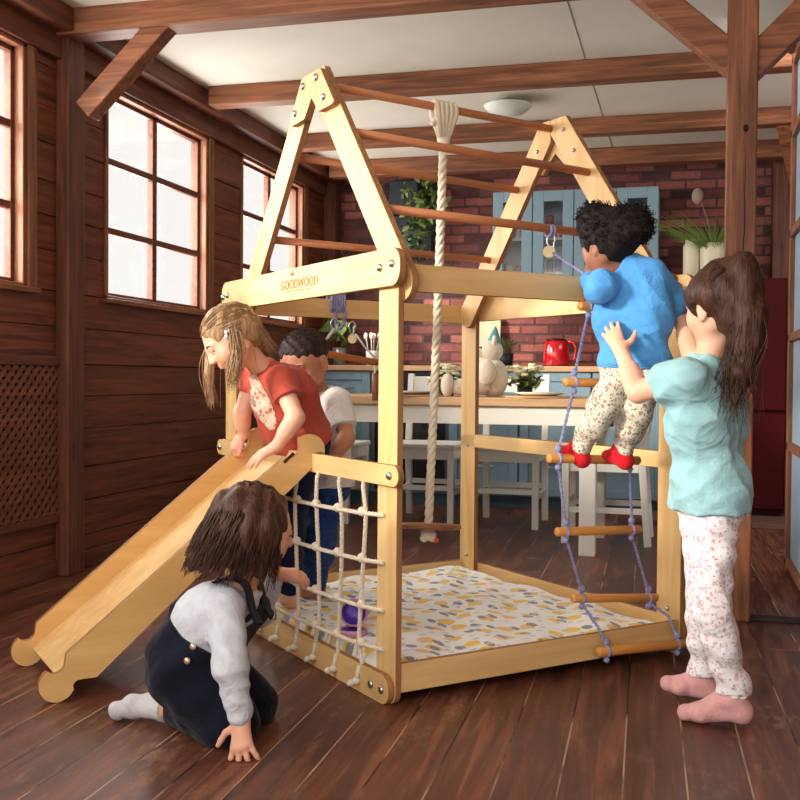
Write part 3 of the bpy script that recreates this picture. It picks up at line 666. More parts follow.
for v, z in ((.055, 1.085), (-.005, 1.09), (1.10, 1.085), (1.14, 1.08)): bolt(m, -.021, v, z)
m.build('bolt', STEEL, lab)
m = MB()
for v in (.0, 1.165): bolt(m, -.021, v, .572)
m.build('bolt', STEEL, rail)
for v in (.032, .085):
    m = MB(); bolt(m, -.021, v, .038); m.build('bolt', STEEL, play)
for bv, bz, br_ in ((L_ - .05, .555, .006), (L_ - .05, .13, .007), (.05, .13, .008)):
    m = MB(); bolt(m, D_ - T_, bv, bz, r=br_); m.build('bolt', STEEL, play)
m = MB(); m.box((T_ + .002, .024, .030), (D_ - T_ - .001, L_ - .024, .040)); m.build('base_panel', BIRCH['x'], play)
# branded lettering on the name board
tc = bpy.data.curves.new('lettering', 'FONT'); tc.body = 'GOODWOOD'; tc.size = .038; tc.extrude = .0004; tc.align_x = 'CENTER'; tc.space_character = 1.05
to = bpy.data.objects.new('lettering', tc); COL.objects.link(to); 
to.matrix_local = Matrix.Translation((-.0208, .535, 1.070)) @ Euler((R(90), 0, R(-90))).to_matrix().to_4x4()
BRAND = plain('branded_lettering', (150, 96, 48), .7); tc.materials.append(BRAND)
bpy.context.view_layer.update()
_me = bpy.data.meshes.new_from_object(to.evaluated_get(bpy.context.evaluated_depsgraph_get())); _mt = to.matrix_local.copy(); bpy.data.objects.remove(to)
to = bpy.data.objects.new('lettering', _me); COL.objects.link(to); to.parent = lab; to.matrix_local = _mt
m = MB(); m.prism([(.565, 1.108), (.595, 1.108), (.59, 1.118), (.583, 1.114), (.58, 1.128), (.577, 1.114), (.57, 1.118)], -.0212, -.0204, 'yz'); m.box((-.0212, .44, 1.0625), (-.0206, .63, 1.0645)); m.build('brand_mark', BRAND, lab)
# round roof rungs
RG = [(.545, .60, 1.665), (.335, .405, 1.485), (.155, .225, 1.252), (.71, .785, 1.485), (.885, .955, 1.252)]
for vf, vb, z in RG:
    m = MB(); m.tube([(.022, vf, z), (.955, vb, z)], .0125, 16); m.build('roof_rung', DOWEL, play)

# climbing net
net = bpy.data.objects.new('climbing_net', None); COL.objects.link(net); net.parent = play; net.location = (-.0105, .55, .30)
NO = Vector(net.location)
VS = [.145, .275, .405, .53, .66, .79, .92]; ZS_ = [.468, .348, .228, .13]
random.seed(9)
def nx(v, z): return -.0105 - .012 * math.sin(math.pi * min(1, max(0, (v) / 1.1)))
for v in VS:
    m = MB(); pts = [Vector((nx(v, z) if .05 < z < .54 else -.0105, v + .02 * math.sin(z * 6 + v * 9) * (1 if .1 < z < .5 else 0), z)) - NO for z in (.565, .53, .47, .41, .35, .29, .23, .18, .13, .08, .045)]
    twist_rope(m, pts, .0062); m.build('net_rope', ROPE, net)
    m = MB(); p = Vector((-.026, v + .01, .028)) - NO
    m.ball(p, (.011, .011, .010)); m.ball(p + Vector((-.014, .004, -.004)), (.010, .008, .009)); m.tube([p, p + Vector((-.02, .012, -.010))], .005, 6); m.tube([p + Vector((.006, -.005, .04)), p + Vector((0, 0, 0))], .006, 6); m.build('end_knot', ROPE, net)
for j, z in enumerate(ZS_):
    m = MB(); vs_ = [.055] + VS + [1.09]; pts = []
    for i, v in enumerate(vs_):
        sag = -.012 * math.sin(math.pi * (v - .055) / 1.035)
        pts.append(Vector((nx(v, z) - .006, v, z + sag + (.012 if i % 2 else 0) * 0)) - NO)
    pts[0].x = -.003 - NO.x
    twist_rope(m, pts, .0062)
    for v, p in zip(vs_[1:-1], pts[1:-1]): m.ball(p + Vector((.004, 0, .003)), (.013, .014, .013), 10, 8)
    m.build('net_rope', ROPE, net)

# ------------------------------------------------------------------ slide, hooked over the rail
sl = thing('slide', 'plywood slide with hook-shaped ends leaning on the playhouse rail', 'slide', ph(-.688, .62, 0), UA)
SO = Vector((-.7, .62, 0))
def arc(cx, cz, r, a0, a1, n=14): return [(cx + r * math.cos(R(a0 + (a1 - a0) * k / n)), cz + r * math.sin(R(a0 + (a1 - a0) * k / n))) for k in range(n + 1)]
def side_outline():
    p = [(-.702, .118)]
    p += [(-.169, .549), (-.128, .578)]
    p += arc(-.098, .618, .030, 240, 372, 8)               # hook notch opening forward
    p += [(-.070, .644)] + arc(-.038, .606, .046, 118, -15, 14)
    p += [(.002, .596), (-.0, .600), (-.021, .600), (-.021, .566)]
    p += [(-.10, .497), (-.36, .283), (-.628, .050)]
    p += [(-.660, .050)] + arc(-.670, .034, .016, 80, 215, 6)
    p += arc(-.725, .044, .0435, -24, -222, 18)
    p += arc(-.730, .098, .026, 222, 335, 8)
    return p
for nm, v0 in (('side_panel', .44), ('side_panel', .812)):
    m = MB(); m.prism([(a - SO.x, b) for a, b in side_outline()], v0 - SO.y, v0 + .018 - SO.y, 'xz'); s_ = m.build('side_panel', [wood('slide_plywood', (206, 160, 98), (230, 188, 126), 'x', rough=.4, knots=False, stretch=7), PLYEDGE], sl)
    m = MB(); m.beam((-.118 - SO.x, v0 - .0004 - SO.y, .575), (-.088 - SO.x, v0 - .0004 - SO.y, .60), .002, .009, up=(0, 0, 1)); m.build('slot', plain('slot_dark', (60, 36, 20), .8), s_)
m = MB(); m.prism([(a - SO.x, b) for a, b in ((-.712, .048), (-.150, .492), (-.062, .560), (-.055, .550), (-.150, .478), (-.706, .038))], .458 - SO.y, .812 - SO.y, 'xz'); m.build('slide_bed', [PLYEDGE, BIRCH['x']], sl)

# ------------------------------------------------------------------ mattress
def mattress_mat():
    m, nt, b = newmat('printed_cotton'); L = nt.links.new
    tc = N(nt, 'ShaderNodeTexCoord'); base = None; col = None
    prev = lin((234, 232, 226))
    for i, (sc, c, thr, off, st) in enumerate(((11, (236, 190, 60), .25, 0, (1, 1.0, 1)), (11, (128, 128, 136), .17, 3.3, (1.4, .8, 1)), (16, (196, 196, 204), .15, 7.1, (1, 1.5, 1)))):
        mp = N(nt, 'ShaderNodeMapping'); mp.inputs['Location'].default_value = (off, off * .7, 0); mp.inputs['Scale'].default_value = st; L(tc.outputs['Object'], mp.inputs[0])
        nd = N(nt, 'ShaderNodeTexNoise'); nd.inputs['Scale'].default_value = 30; L(mp.outputs[0], nd.inputs[0])
        ad = N(nt, 'ShaderNodeVectorMath'); ad.operation = 'MULTIPLY_ADD'; ad.inputs[1].default_value = (.02, .02, 0); L(nd.outputs['Color'], ad.inputs[0]); L(mp.outputs[0], ad.inputs[2])
        vo = N(nt, 'ShaderNodeTexVoronoi'); vo.voronoi_dimensions = '2D'; vo.inputs['Scale'].default_value = sc; vo.inputs['Randomness'].default_value = .8 if i else .45; L(ad.outputs[0], vo.inputs['Vector'])
        r = ramp(nt, [(thr, (1, 1, 1)), (thr + .03, (0, 0, 0))]); L(vo.outputs['Distance'], r.inputs[0])
        mx = N(nt, 'ShaderNodeMixRGB'); L(r.outputs[0], mx.inputs[0]); mx.inputs[2].default_value = lin(c)
        if col is None: mx.inputs[1].default_value = prev
        else: L(col, mx.inputs[1])
        col = mx.outputs[0]
    L(col, b.inputs['Base Color']); b.inputs['Roughness'].default_value = .85; b.inputs['Sheen Weight'].default_value = .2
    no = N(nt, 'ShaderNodeTexNoise'); no.inputs['Scale'].default_value = 9; no.inputs['Detail'].default_value = 4; L(tc.outputs['Object'], no.inputs[0])
    bp = N(nt, 'ShaderNodeBump'); bp.inputs['Strength'].default_value = .5; bp.inputs['Distance'].default_value = .02; L(no.outputs['Fac'], bp.inputs['Height']); L(bp.outputs[0], b.inputs['Normal'])
    return m
m = MB(); nu, nv = 60, 66; u0, u1, v0, v1 = .024, .962, .028, 1.135; vs = []; 
def mz(u, v):
    e = min(min(u - u0, u1 - u), min(v - v0, v1 - v)); k = min(1, max(0, e / .03))
    return .078 * (1 - (1 - k) ** 2) ** .5 * 1 + .006 * math.sin(u * 17 + v * 5) * math.sin(v * 13) * k + .004 * math.sin(31 * u - 23 * v) * k + .008 * math.exp(-((u - .7 - .1 * math.sin(v * 8)) / .05) ** 2) * k + .01
for j in range(nv + 1):
    for i in range(nu + 1):
        u = u0 + (u1 - u0) * (i / nu); v = v0 + (v1 - v0) * (j / nv); vs.append((u - .49, v - .58, mz(u, v)))
m.add(vs, [(j * (nu + 1) + i, j * (nu + 1) + i + 1, (j + 1) * (nu + 1) + i + 1, (j + 1) * (nu + 1) + i) for j in range(nv) for i in range(nu)], 0, True)
n0 = len(m.v); m.add([(a, b, .002) for a in (u0 - .49, u1 - .49) for b in (v0 - .58, v1 - .58)], [(0, 1, 3, 2)])
m.v = [(a, b, max(c, .040)) for a, b, c in m.v]
mt = m.build('floor_mattress', mattress_mat()); mt.location = ph(.49, .58, 0); mt.rotation_euler = (0, 0, UA)
tag(mt, 'thin white floor mattress printed with yellow and grey motifs inside the playhouse', 'mattress')

# ------------------------------------------------------------------ rope swing on the ridge rung
SWB = ph(.462, .590, .345); SWT = ph(.497, .575, 1.66)
sw = thing('rope_swing', 'thick cream climbing rope with a flat round wooden seat hanging from the ridge rung', 'swing', SWB)
def S(p): return Vector(p) - SWB
m = MB(); twist_rope(m, [S(SWT + Vector((0, 0, -.08))), S(SWT.lerp(SWB, .5) + Vector((.004, 0, 0))), S(SWB)], .0145, seg=8); m.build('rope', ROPE, sw)
m = MB(); rd = PR @ Vector((1, .055, 0)).normalized(); rp = PR @ Vector((0, 1, 0))
for k in range(5):
    c = S(SWT) + rd * (-.036 + .018 * k); lo_ = S(SWT) + Vector((0, 0, -.10)) + rd * (-.008 + .004 * k)
    for sg in (-1, 1): m.tube([lo_, c + rp * sg * .016 + Vector((0, 0, -.012)), c + rp * sg * .013 + Vector((0, 0, .012)), c + Vector((0, 0, .021))], .0105, 8)
    
m.tube([S(SWT) + Vector((0, 0, -.09)), S(SWT) + Vector((0, 0, -.12))], [.022, .017], 12)
m.tube([S(SWT) - rd * .02 + Vector((0, 0, -.02)), S(SWT) - rd * .045 + Vector((0, 0, -.05))], .009, 8)
m.build('hitch_knot', ROPE, sw)
m = MB(); m.lathe([(.098, 0), (.104, .004), (.104, .013), (.098, .017)], c=(0, 0, -.012), seg=40); ss_ = m.build('swing_seat', wood('swing_seat_wood', (120, 70, 42), (160, 104, 70), 'x', rough=.4, knots=False), sw, bevel=.002); ss_.rotation_euler = (R(-6.5), 0, 0)
m = MB(); m.ball((0, 0, -.03), (.026, .024, .02)); m.ball((-.012, -.01, -.04), (.014, .012, .014)); m.ball((.015, -.01, -.038), (.014, .012, .014)); m.build('seat_knot', ROPE, sw)
m = MB(); m.ball((.028, -.012, -.045), (.009, .009, .009)); m.build('red_whipping', plain('coral_tape', (232, 84, 80), .6), sw)

# ------------------------------------------------------------------ rope ladder on the right side
LR = [(.575, .875, 1.012, 1.004, -.012), (.520, .820, .805, .798, -.02), (.468, .768, .601, .584, -.02), (.515, .795, .398, .384, .0), (.612, .908, .198, .168, .045), (.640, .955, .060, .042, -.028)]
lad = thing('rope_ladder', 'rope ladder with wooden rungs and lilac cords on the right side of the playhouse', 'ladder', ph(.72, -.02, 0), UA); LO = Vector((.72, -.02, 0))
for k, (ua, ub, za, zb_, v) in enumerate(LR):
    m = MB(); rr = .0125 if k < 5 else .0135
    a, b_ = Vector((ua - .012, v, za)) - LO, Vector((ub + .012, v, zb_)) - LO
    m.tube([a, a.lerp(b_, .01), a.lerp(b_, .99), b_], [rr * .85, rr, rr, rr * .85], 16); m.build('rung', RUNG, lad)
def side_rope(f, top):
    pts = [Vector(q) for q in top]; 
    for k, (ua, ub, za, zb_, v) in enumerate(LR):
        u = ua + (ub - ua) * f; z = za + (zb_ - za) * f
        if k == 5: pts.append(Vector((u - .015, -.006, .125)))
        pts += [Vector((u, v, z + .014)), Vector((u, v, z - .014))]
    return [q - LO for q in pts]
CARB = Vector((.630, .202, 1.245))
ropeL = side_rope(.07, [(.628, .195, 1.185), (.612, .03, 1.108), (.603, -.008, 1.06)])
ropeR = side_rope(.93, [(.86, .20, 1.235), (.858, .05, 1.15), (.855, -.008, 1.08)])
for rp_ in (ropeL, ropeR):
    m = MB(); twist_rope(m, rp_, .0048, strands=2, seg=6); 
    for k, (ua, ub, za, zb_, v) in enumerate(LR):
        f = .07 if rp_ is ropeL else .93; c = Vector((ua + (ub - ua) * f, v, za + (zb_ - za) * f)) - LO
        m.ball(c + Vector((0, 0, .026)), (.010, .010, .011), 10, 8); m.ball(c + Vector((0, 0, -.024)), (.009, .009, .009), 10, 8)
        m.tube([c + Vector((0, .014 * math.sin(a), .014 * math.cos(a))) for a in [i * math.pi / 5 for i in range(11)]], .0042, 6, caps=False)
    m.build('side_rope', CORD, lad)
m = MB(); c = CARB - LO
for dx in (-.006, .006):
    m.tube([c + Vector((dx, .016 * math.sin(a), .016 * math.cos(a))) for a in [i * math.pi / 8 for i in range(17)]], .005, 6, caps=False)
m.build('cord_wrap', CORD, lad)
def carabiner(mb, c, ax, w=.010, h=.026):
    pts = []
    for k in range(25):
        a = 2 * math.pi * k / 24; pts.append(Vector(c) + Vector(ax) * w * math.cos(a) * (1.25 if math.sin(a) > 0 else .8) + Vector((0, 0, h * math.sin(a))))
    mb.tube(pts, .0024, 6, caps=False)
m = MB(); carabiner(m, c + Vector((0, -.006, -.034)), (.7, -.7, 0)); m.build('carabiner', STEEL, lad)
PALEW = plain('pale_wood_disc', (226, 206, 160), .5)
def disc(mb, c, r, t, nrm):
    n = Vector(nrm).normalized(); mb.tube([Vector(c) - n * t / 2, Vector(c) + n * t / 2], r, 24, smooth=False)
m = MB(); disc(m, c + Vector((-.012, -.012, -.062)), .018, .004, (-.6, -.8, .15)); m.build('wooden_tag', PALEW, lad)

# ------------------------------------------------------------------ trapeze bar hung on the far side
tz = thing('trapeze_bar', 'wooden trapeze bar hung with lilac cord from the far left beam', 'trapeze', ph(.40, L_ - .10, .88), UA); TO = Vector((.40, L_ - .10, .88))
def TT(u, v, z): return Vector((u, v, z)) - TO
m = MB(); m.tube([TT(.20, 1.07, .912), TT(.535, 1.07, .868)], .0125, 14); m.build('bar', wood('bar_wood', (176, 100, 48), (206, 132, 70), 'x', knots=False), tz)
m = MB()
for k in range(6):
    du = -.030 + .010 * k; m.tube([TT(.415 + du, 1.15 + .020 * math.cos(a), 1.088 + .043 * math.sin(a)) for a in [i * math.pi / 8 for i in range(17)]], .0052, 6, caps=False)
m.tube([TT(.44, 1.13, 1.05), TT(.425, 1.12, 1.0), TT(.41, 1.12, .985)], .006, 6); m.tube([TT(.40, 1.13, 1.05), TT(.395, 1.12, 1.0), TT(.40, 1.12, .975)], .006, 6); m.build('cord_wrap', CORD, tz)
m = MB(); m.tube([TT(.385, 1.11, .985), TT(.30, 1.075, .905)], .0052, 8); m.tube([TT(.47, 1.11, .97), TT(.50, 1.09, .92), TT(.528, 1.07, .885)], .0035, 6); m.tube([TT(.528, 1.07, .87), TT(.53, 1.07, .80)], .004, 6); m.build('hanging_cord', plain('white_cord', (214, 214, 220), .7), tz)
m = MB(); carabiner(m, TT(.385, 1.11, .998), (.9, -.3, 0), .012, .026); m.build('carabiner', STEEL, tz)
m = MB(); carabiner(m, TT(.455, 1.11, .99), (.9, -.3, 0), .010, .024); m.build('carabiner', STEEL, tz)
m = MB(); disc(m, TT(.452, 1.10, .952), .017, .004, (-.8, -.6, 0)); m.build('wooden_tag', PALEW, tz)
m = MB(); m.tube([TT(.53, 1.07, .83), TT(.53, 1.07, .73)], .011, 12); m.build('end_grip', wood('grip_wood', (120, 70, 46), (150, 96, 66), 'z', knots=False), tz)

# ------------------------------------------------------------------ purple flip-top toy on the mattress
ty = thing('toy_case', 'small purple and pink flip-open toy case on the mattress behind the net', 'toy', ph(.072, .36, .088), R(15))
PUR = plain('purple_plastic', (88, 52, 176), .3, spec=.6); PNK = plain('pink_plastic', (196, 140, 176), .4)
m = MB(); m.lathe([(.030, 0), (.038, .006), (.040, .02), (.037, .022), (.033, .010), (.0, .008)], seg=28); m.build('case_base', [PNK], ty)
m = MB(); m.lathe([(.033, .011), (.033, .018), (.0, .0115)], seg=28); m.build('case_lining', PUR, ty)
m = MB(); m.lathe([(.0, .0), (.034, .002), (.040, .010), (.038, .024), (.035, .024), (.034, .012), (.0, .008)], c=(0, 0, 0), axis='y', seg=28); o = m.build('case_lid', PNK, ty); o.location = (0, .045, .058); o.rotation_euler = (R(-0), 0, R(180))
m = MB(); m.lathe([(.0, .006), (.033, .009), (.033, .016), (.0, .012)], axis='y', seg=28); o = m.build('lid_lining', PUR, ty); o.location = (0, .045, .058); o.rotation_euler = (0, 0, R(180))

# ------------------------------------------------------------------ figures: smooth-blended solids meshed with surface nets
V3 = lambda p: np.array(p, dtype=np.float64)
def unit(v): v = V3(v); return v / (np.linalg.norm(v) + 1e-12)
class Field:
    BIG = 0.05
    def __init__(s, lo, hi, h):
        s.h = h; s.lo = V3(lo) - 3 * h; s.n = np.ceil((V3(hi) + 3 * h - s.lo) / h).astype(int) + 1
        s.d = np.full(s.n, s.BIG, np.float32)
    def _sub(s, lo, hi, pad):
        i0 = np.maximum(0, np.floor((V3(lo) - pad - s.lo) / s.h).astype(int)); i1 = np.minimum(s.n, np.ceil((V3(hi) + pad - s.lo) / s.h).astype(int) + 1)
        if np.any(i1 <= i0): return None
        ax = [(s.lo[k] + s.h * np.arange(i0[k], i1[k])).astype(np.float32) for k in range(3)]
        return tuple(slice(i0[k], i1[k]) for k in range(3)), np.meshgrid(*ax, indexing='ij', sparse=True)
    def _mix(s, sl, d, k, op):
        c = s.d[sl]; d = np.clip(d, -s.BIG, s.BIG)
        if op == 'add':
            if k > 0: q = np.maximum(k - np.abs(c - d), 0) / k; s.d[sl] = np.minimum(c, d) - q * q * k * .25
            else: s.d[sl] = np.minimum(c, d)
        else:
            d = -d
            if k > 0: q = np.maximum(k - np.abs(c - d), 0) / k; s.d[sl] = np.maximum(c, d) + q * q * k * .25
            else: s.d[sl] = np.maximum(c, d)
    def cap(s, a, b, ra, rb=None, k=.012, op='add', flat=None, fs=1.0):
        """tapered capsule; flat = unit axis along which it is squashed by fs"""
        rb = ra if rb is None else rb; a = V3(a); b = V3(b); R_ = max(ra, rb)
        g = s._sub(np.minimum(a, b) - R_, np.maximum(a, b) + R_, s.BIG * .6 + k)
        if g is None: return
        sl, (X, Y, Z) = g; d = b - a; L2 = float(d @ d) + 1e-12
        px, py, pz = X - a[0], Y - a[1], Z - a[2]
        t = np.clip((px * d[0] + py * d[1] + pz * d[2]) / L2, 0, 1)
        qx, qy, qz = px - t * d[0], py - t * d[1], pz - t * d[2]
        r2 = qx * qx + qy * qy + qz * qz
        if flat is not None:
            f = unit(flat); c = qx * f[0] + qy * f[1] + qz * f[2]; r2 = r2 + c * c * (1 / fs ** 2 - 1)
        dd = np.sqrt(r2) - (ra + (rb - ra) * t)
        if flat is not None: dd = dd * (fs * .5 + .5)
        s._mix(sl, dd, k, op)
    def ell(s, c, r, M=None, k=.012, op='add'):
        """ellipsoid, radii r along the columns of M"""
        c = V3(c); r = V3(r); M = np.eye(3) if M is None else M; R_ = r.max()
        g = s._sub(c - R_, c + R_, s.BIG * .6 + k)
        if g is None: return
        sl, (X, Y, Z) = g; X = X - c[0]; Y = Y - c[1]; Z = Z - c[2]
        u = [(X * M[0, i] + Y * M[1, i] + Z * M[2, i]) for i in range(3)]
        k0 = np.sqrt(sum((u[i] / r[i]) ** 2 for i in range(3))); k1 = np.sqrt(sum((u[i] / r[i] ** 2) ** 2 for i in range(3))) + 1e-9
        s._mix(sl, k0 * (k0 - 1) / k1, k, op)
    def cut(s, p, n, lo=None, hi=None):
        """removes what lies on the +n side of the plane (inside box lo..hi when given)"""
        p = V3(p); n = unit(n)
        g = s._sub(s.lo if lo is None else lo, s.lo + s.h * s.n if hi is None else hi, 0)
        if g is None: return
        sl, (X, Y, Z) = g; d = (X - p[0]) * n[0] + (Y - p[1]) * n[1] + (Z - p[2]) * n[2]
        s.d[sl] = np.maximum(s.d[sl], np.clip(d, -s.BIG, s.BIG))
    def cutball(s, p, n, c, r):
        """plane cut limited to a ball"""
        p = V3(p); n = unit(n); c = V3(c); g = s._sub(c - r, c + r, 0)
        if g is None: return
        sl, (X, Y, Z) = g; d = (X - p[0]) * n[0] + (Y - p[1]) * n[1] + (Z - p[2]) * n[2]
        m = ((X - c[0]) ** 2 + (Y - c[1]) ** 2 + (Z - c[2]) ** 2) < r * r
        s.d[sl] = np.where(m, np.maximum(s.d[sl], np.clip(d, -s.BIG, s.BIG)), s.d[sl])
    def folds(s, amp, dirs, seed=0, warp=.35, region=None, crease=False):
        """cloth folds: displacement by warped waves; dirs = list of (wave vector, weight)"""
        X, Y, Z = np.meshgrid(*[(s.lo[k] + s.h * np.arange(s.n[k])).astype(np.float32) for k in range(3)], indexing='ij', sparse=True)
        r = np.random.default_rng(seed); W = 0
        for _ in range(3):
            q = r.normal(size=3) * 14; W = W + np.sin(X * q[0] + Y * q[1] + Z * q[2] + r.uniform(0, 6))
        F = 0
        for q, w in dirs:
            S_ = np.sin(X * q[0] * 1.0 + Y * q[1] + Z * q[2] + W * warp * 2 + r.uniform(0, 6)); F = F + w * (1.1 - 2.6 * np.abs(S_) ** .75 if crease else S_)
        for _ in range(5):
            q = r.normal(size=3) * 45; F = F + .35 * np.sin(X * q[0] + Y * q[1] + Z * q[2] + W * 1.5 + r.uniform(0, 6))
        s.d -= (amp * F).astype(np.float32)
    def mesh(s):
        d = s.d; n = d.shape; ins = d < 0
        # cells
        c = np.zeros(tuple(k - 1 for k in n), np.int8)
        for i in (0, 1):
            for j in (0, 1):
                for k in (0, 1): c += ins[i:n[0] - 1 + i, j:n[1] - 1 + j, k:n[2] - 1 + k]
        act = (c > 0) & (c < 8); idx = np.argwhere(act); vid = np.full(c.shape, -1, np.int64); vid[act] = np.arange(len(idx))
        acc = np.zeros((len(idx), 3)); cnt = np.zeros(len(idx))
        cor = [(i, j, k) for i in (0, 1) for j in (0, 1) for k in (0, 1)]
        val = {q: d[idx[:, 0] + q[0], idx[:, 1] + q[1], idx[:, 2] + q[2]].astype(np.float64) for q in cor}
        for a in cor:
            for ax in range(3):
                if a[ax] == 1: continue
                b = list(a); b[ax] = 1; b = tuple(b); va, vb = val[a], val[b]; m = (va < 0) != (vb < 0)
                t = np.where(m, va / np.where(m, va - vb, 1), 0); p = np.array(a, float)[None] + 0 * acc
                p[:, ax] = t; acc += p * m[:, None]; cnt += m
        V = s.lo + s.h * (idx + acc / np.maximum(cnt, 1)[:, None])
        F = []
        for ax in range(3):
            sl0 = [slice(None)] * 3; sl1 = [slice(None)] * 3; sl0[ax] = slice(0, n[ax] - 1); sl1[ax] = slice(1, n[ax])
            A, B = ins[tuple(sl0)], ins[tuple(sl1)]; e = np.argwhere(A != B); u, v = (ax + 1) % 3, (ax + 2) % 3
            ok = (e[:, u] > 0) & (e[:, v] > 0) & (e[:, u] < n[u] - 1) & (e[:, v] < n[v] - 1); e = e[ok]; fl = A[tuple(e.T)]
            def g(du, dv): q = e.copy(); q[:, u] -= du; q[:, v] -= dv; return vid[tuple(q.T)]
            q = np.stack([g(1, 1), g(0, 1), g(0, 0), g(1, 0)], 1); q[~fl] = q[~fl][:, ::-1]; F.append(q)
        return V, np.concatenate(F)
def mesh_obj(name, V, F, mats, parent, org, matidx=None, smooth_it=1, extra=None):
    V = np.asarray(V) - V3(org)[None]
    if smooth_it:
        e = np.concatenate([F[:, [0, 1]], F[:, [1, 2]], F[:, [2, 3]], F[:, [3, 0]]]); 
        for _ in range(smooth_it):
            S_ = np.zeros_like(V); c = np.zeros(len(V)); 
            for a, b in ((0, 1), (1, 0)):
                for k in range(3): S_[:, k] += np.bincount(e[:, a], V[e[:, b], k], len(V))
                c += np.bincount(e[:, a], minlength=len(V))
            V = V * .5 + .5 * S_ / np.maximum(c, 1)[:, None]
    Fl = [tuple(f) for f in F.tolist()]; Vl = V.tolist(); mi = [0] * len(Fl) if matidx is None else list(matidx)
    if extra is not None:
        o = len(Vl); Vl += [tuple(np.array(v) - V3(org)) for v in extra.v]; Fl += [tuple(o + i for i in f) for f in extra.f]; mi += extra.m
    me = bpy.data.meshes.new(name); me.from_pydata(Vl, [], Fl)
    for m in mats: me.materials.append(m)
    me.polygons.foreach_set('material_index', mi); me.polygons.foreach_set('use_smooth', [True] * len(Fl)); me.update()
    o = bpy.data.objects.new(name, me); COL.objects.link(o); o.parent = parent; return o
def frame(f, u):
    """columns: left, forward, up"""
    f = unit(f); u = V3(u); u = unit(u - f * (u @ f)); return np.stack([np.cross(u, f), f, u], 1)

def head(F, c, M, s, k=.010):
    """c = middle of the head, s = crown to chin; M columns left, forward, up"""
    P_ = lambda x, y, z: V3(c) + M @ (V3((x, y, z)) * s)
    F.ell(P_(0, -.06, .10), V3((.385, .455, .405)) * s, M, k=0)
    F.ell(P_(0, .10, -.12), V3((.30, .335, .335)) * s, M, k=.03)
    F.ell(P_(0, .26, -.385), V3((.12, .11, .09)) * s, M, k=.02)
    for x in (-1, 1):
        F.ell(P_(x * .185, .235, -.15), V3((.135, .13, .14)) * s, M, k=.02)
        F.cap(P_(x * .24, -.02, -.22), P_(x * .10, .22, -.38), .10 * s, .08 * s, k=.02)
        F.ell(P_(x * .15, .445, .0), V3((.085, .055, .055)) * s, M, k=.010, op='sub'); F.ell(P_(x * .15, .352, .030), V3((.078, .074, .060)) * s, M, k=.004)
        F.cap(P_(x * .07, .40, .085), P_(x * .22, .355, .085), .026 * s, .022 * s, k=.010)
        # ear: rim, lobe, hollow
        e = P_(x * .395, -.03, -.04); 
        F.ell(e, V3((.035, .085, .135)) * s, M, k=.006); F.ell(P_(x * .43, -.02, -.02), V3((.022, .045, .075)) * s, M, k=.004, op='sub')
        F.ell(P_(x * .385, .0, -.15), V3((.03, .04, .04)) * s, M, k=.006)
    F.cap(P_(0, .41, .04), P_(0, .475, -.115), .028 * s, .05 * s, k=.010)
    for x in (-1, 1): F.ell(P_(x * .05, .44, -.13), V3((.035, .04, .03)) * s, M, k=.005)
    F.ell(P_(0, .405, -.235), V3((.105, .045, .026)) * s, M, k=.005); F.ell(P_(0, .395, -.28), V3((.085, .048, .03)) * s, M, k=.005)
    F.cap(P_(-.09, .445, -.257), P_(.09, .445, -.257), .008 * s, k=.003, op='sub')
SCLERA = plain('eye_white', (232, 228, 222), .15, spec=.6); IRIS = plain('iris_brown', (52, 32, 22), .1, spec=.7); BROWM = plain('brow_hair', (70, 48, 34), .9)
LIPM = plain('lip_tone', (188, 104, 96), .5)
def face_parts(body, org, c, M, s, closed=False, brow=BROWM):
    P_ = lambda x, y, z: Vector(V3(c) + M @ (V3((x, y, z)) * s) - V3(org))
    MM = Matrix(M.tolist())
    for x in (-1, 1):
        e = MB(); e.ball(P_(x * .15, .345, -.002), .066 * s, 16, 12, rot=MM); eye = e.build('eye', SCLERA, body)
        e = MB(); e.ball(P_(x * .148, .392, -.012), (.032 * s, .022 * s, .032 * s), 14, 8, rot=MM); e.build('iris', IRIS, eye)
        e = MB(); e.tube([P_(x * (.15 + .075 * math.cos(a)), .398 - .02 * abs(math.cos(a)), -.002 + .045 * math.sin(a)) for a in [math.pi * i / 8 for i in range(9)]], .009 * s, 6); e.build('eyelashes', brow, body)
        e = MB(); e.tube([P_(x * .06, .425, .085), P_(x * .15, .418, .118), P_(x * .245, .368, .095)], [.010 * s, .014 * s, .005 * s], 6); e.build('eyebrow', brow, body)
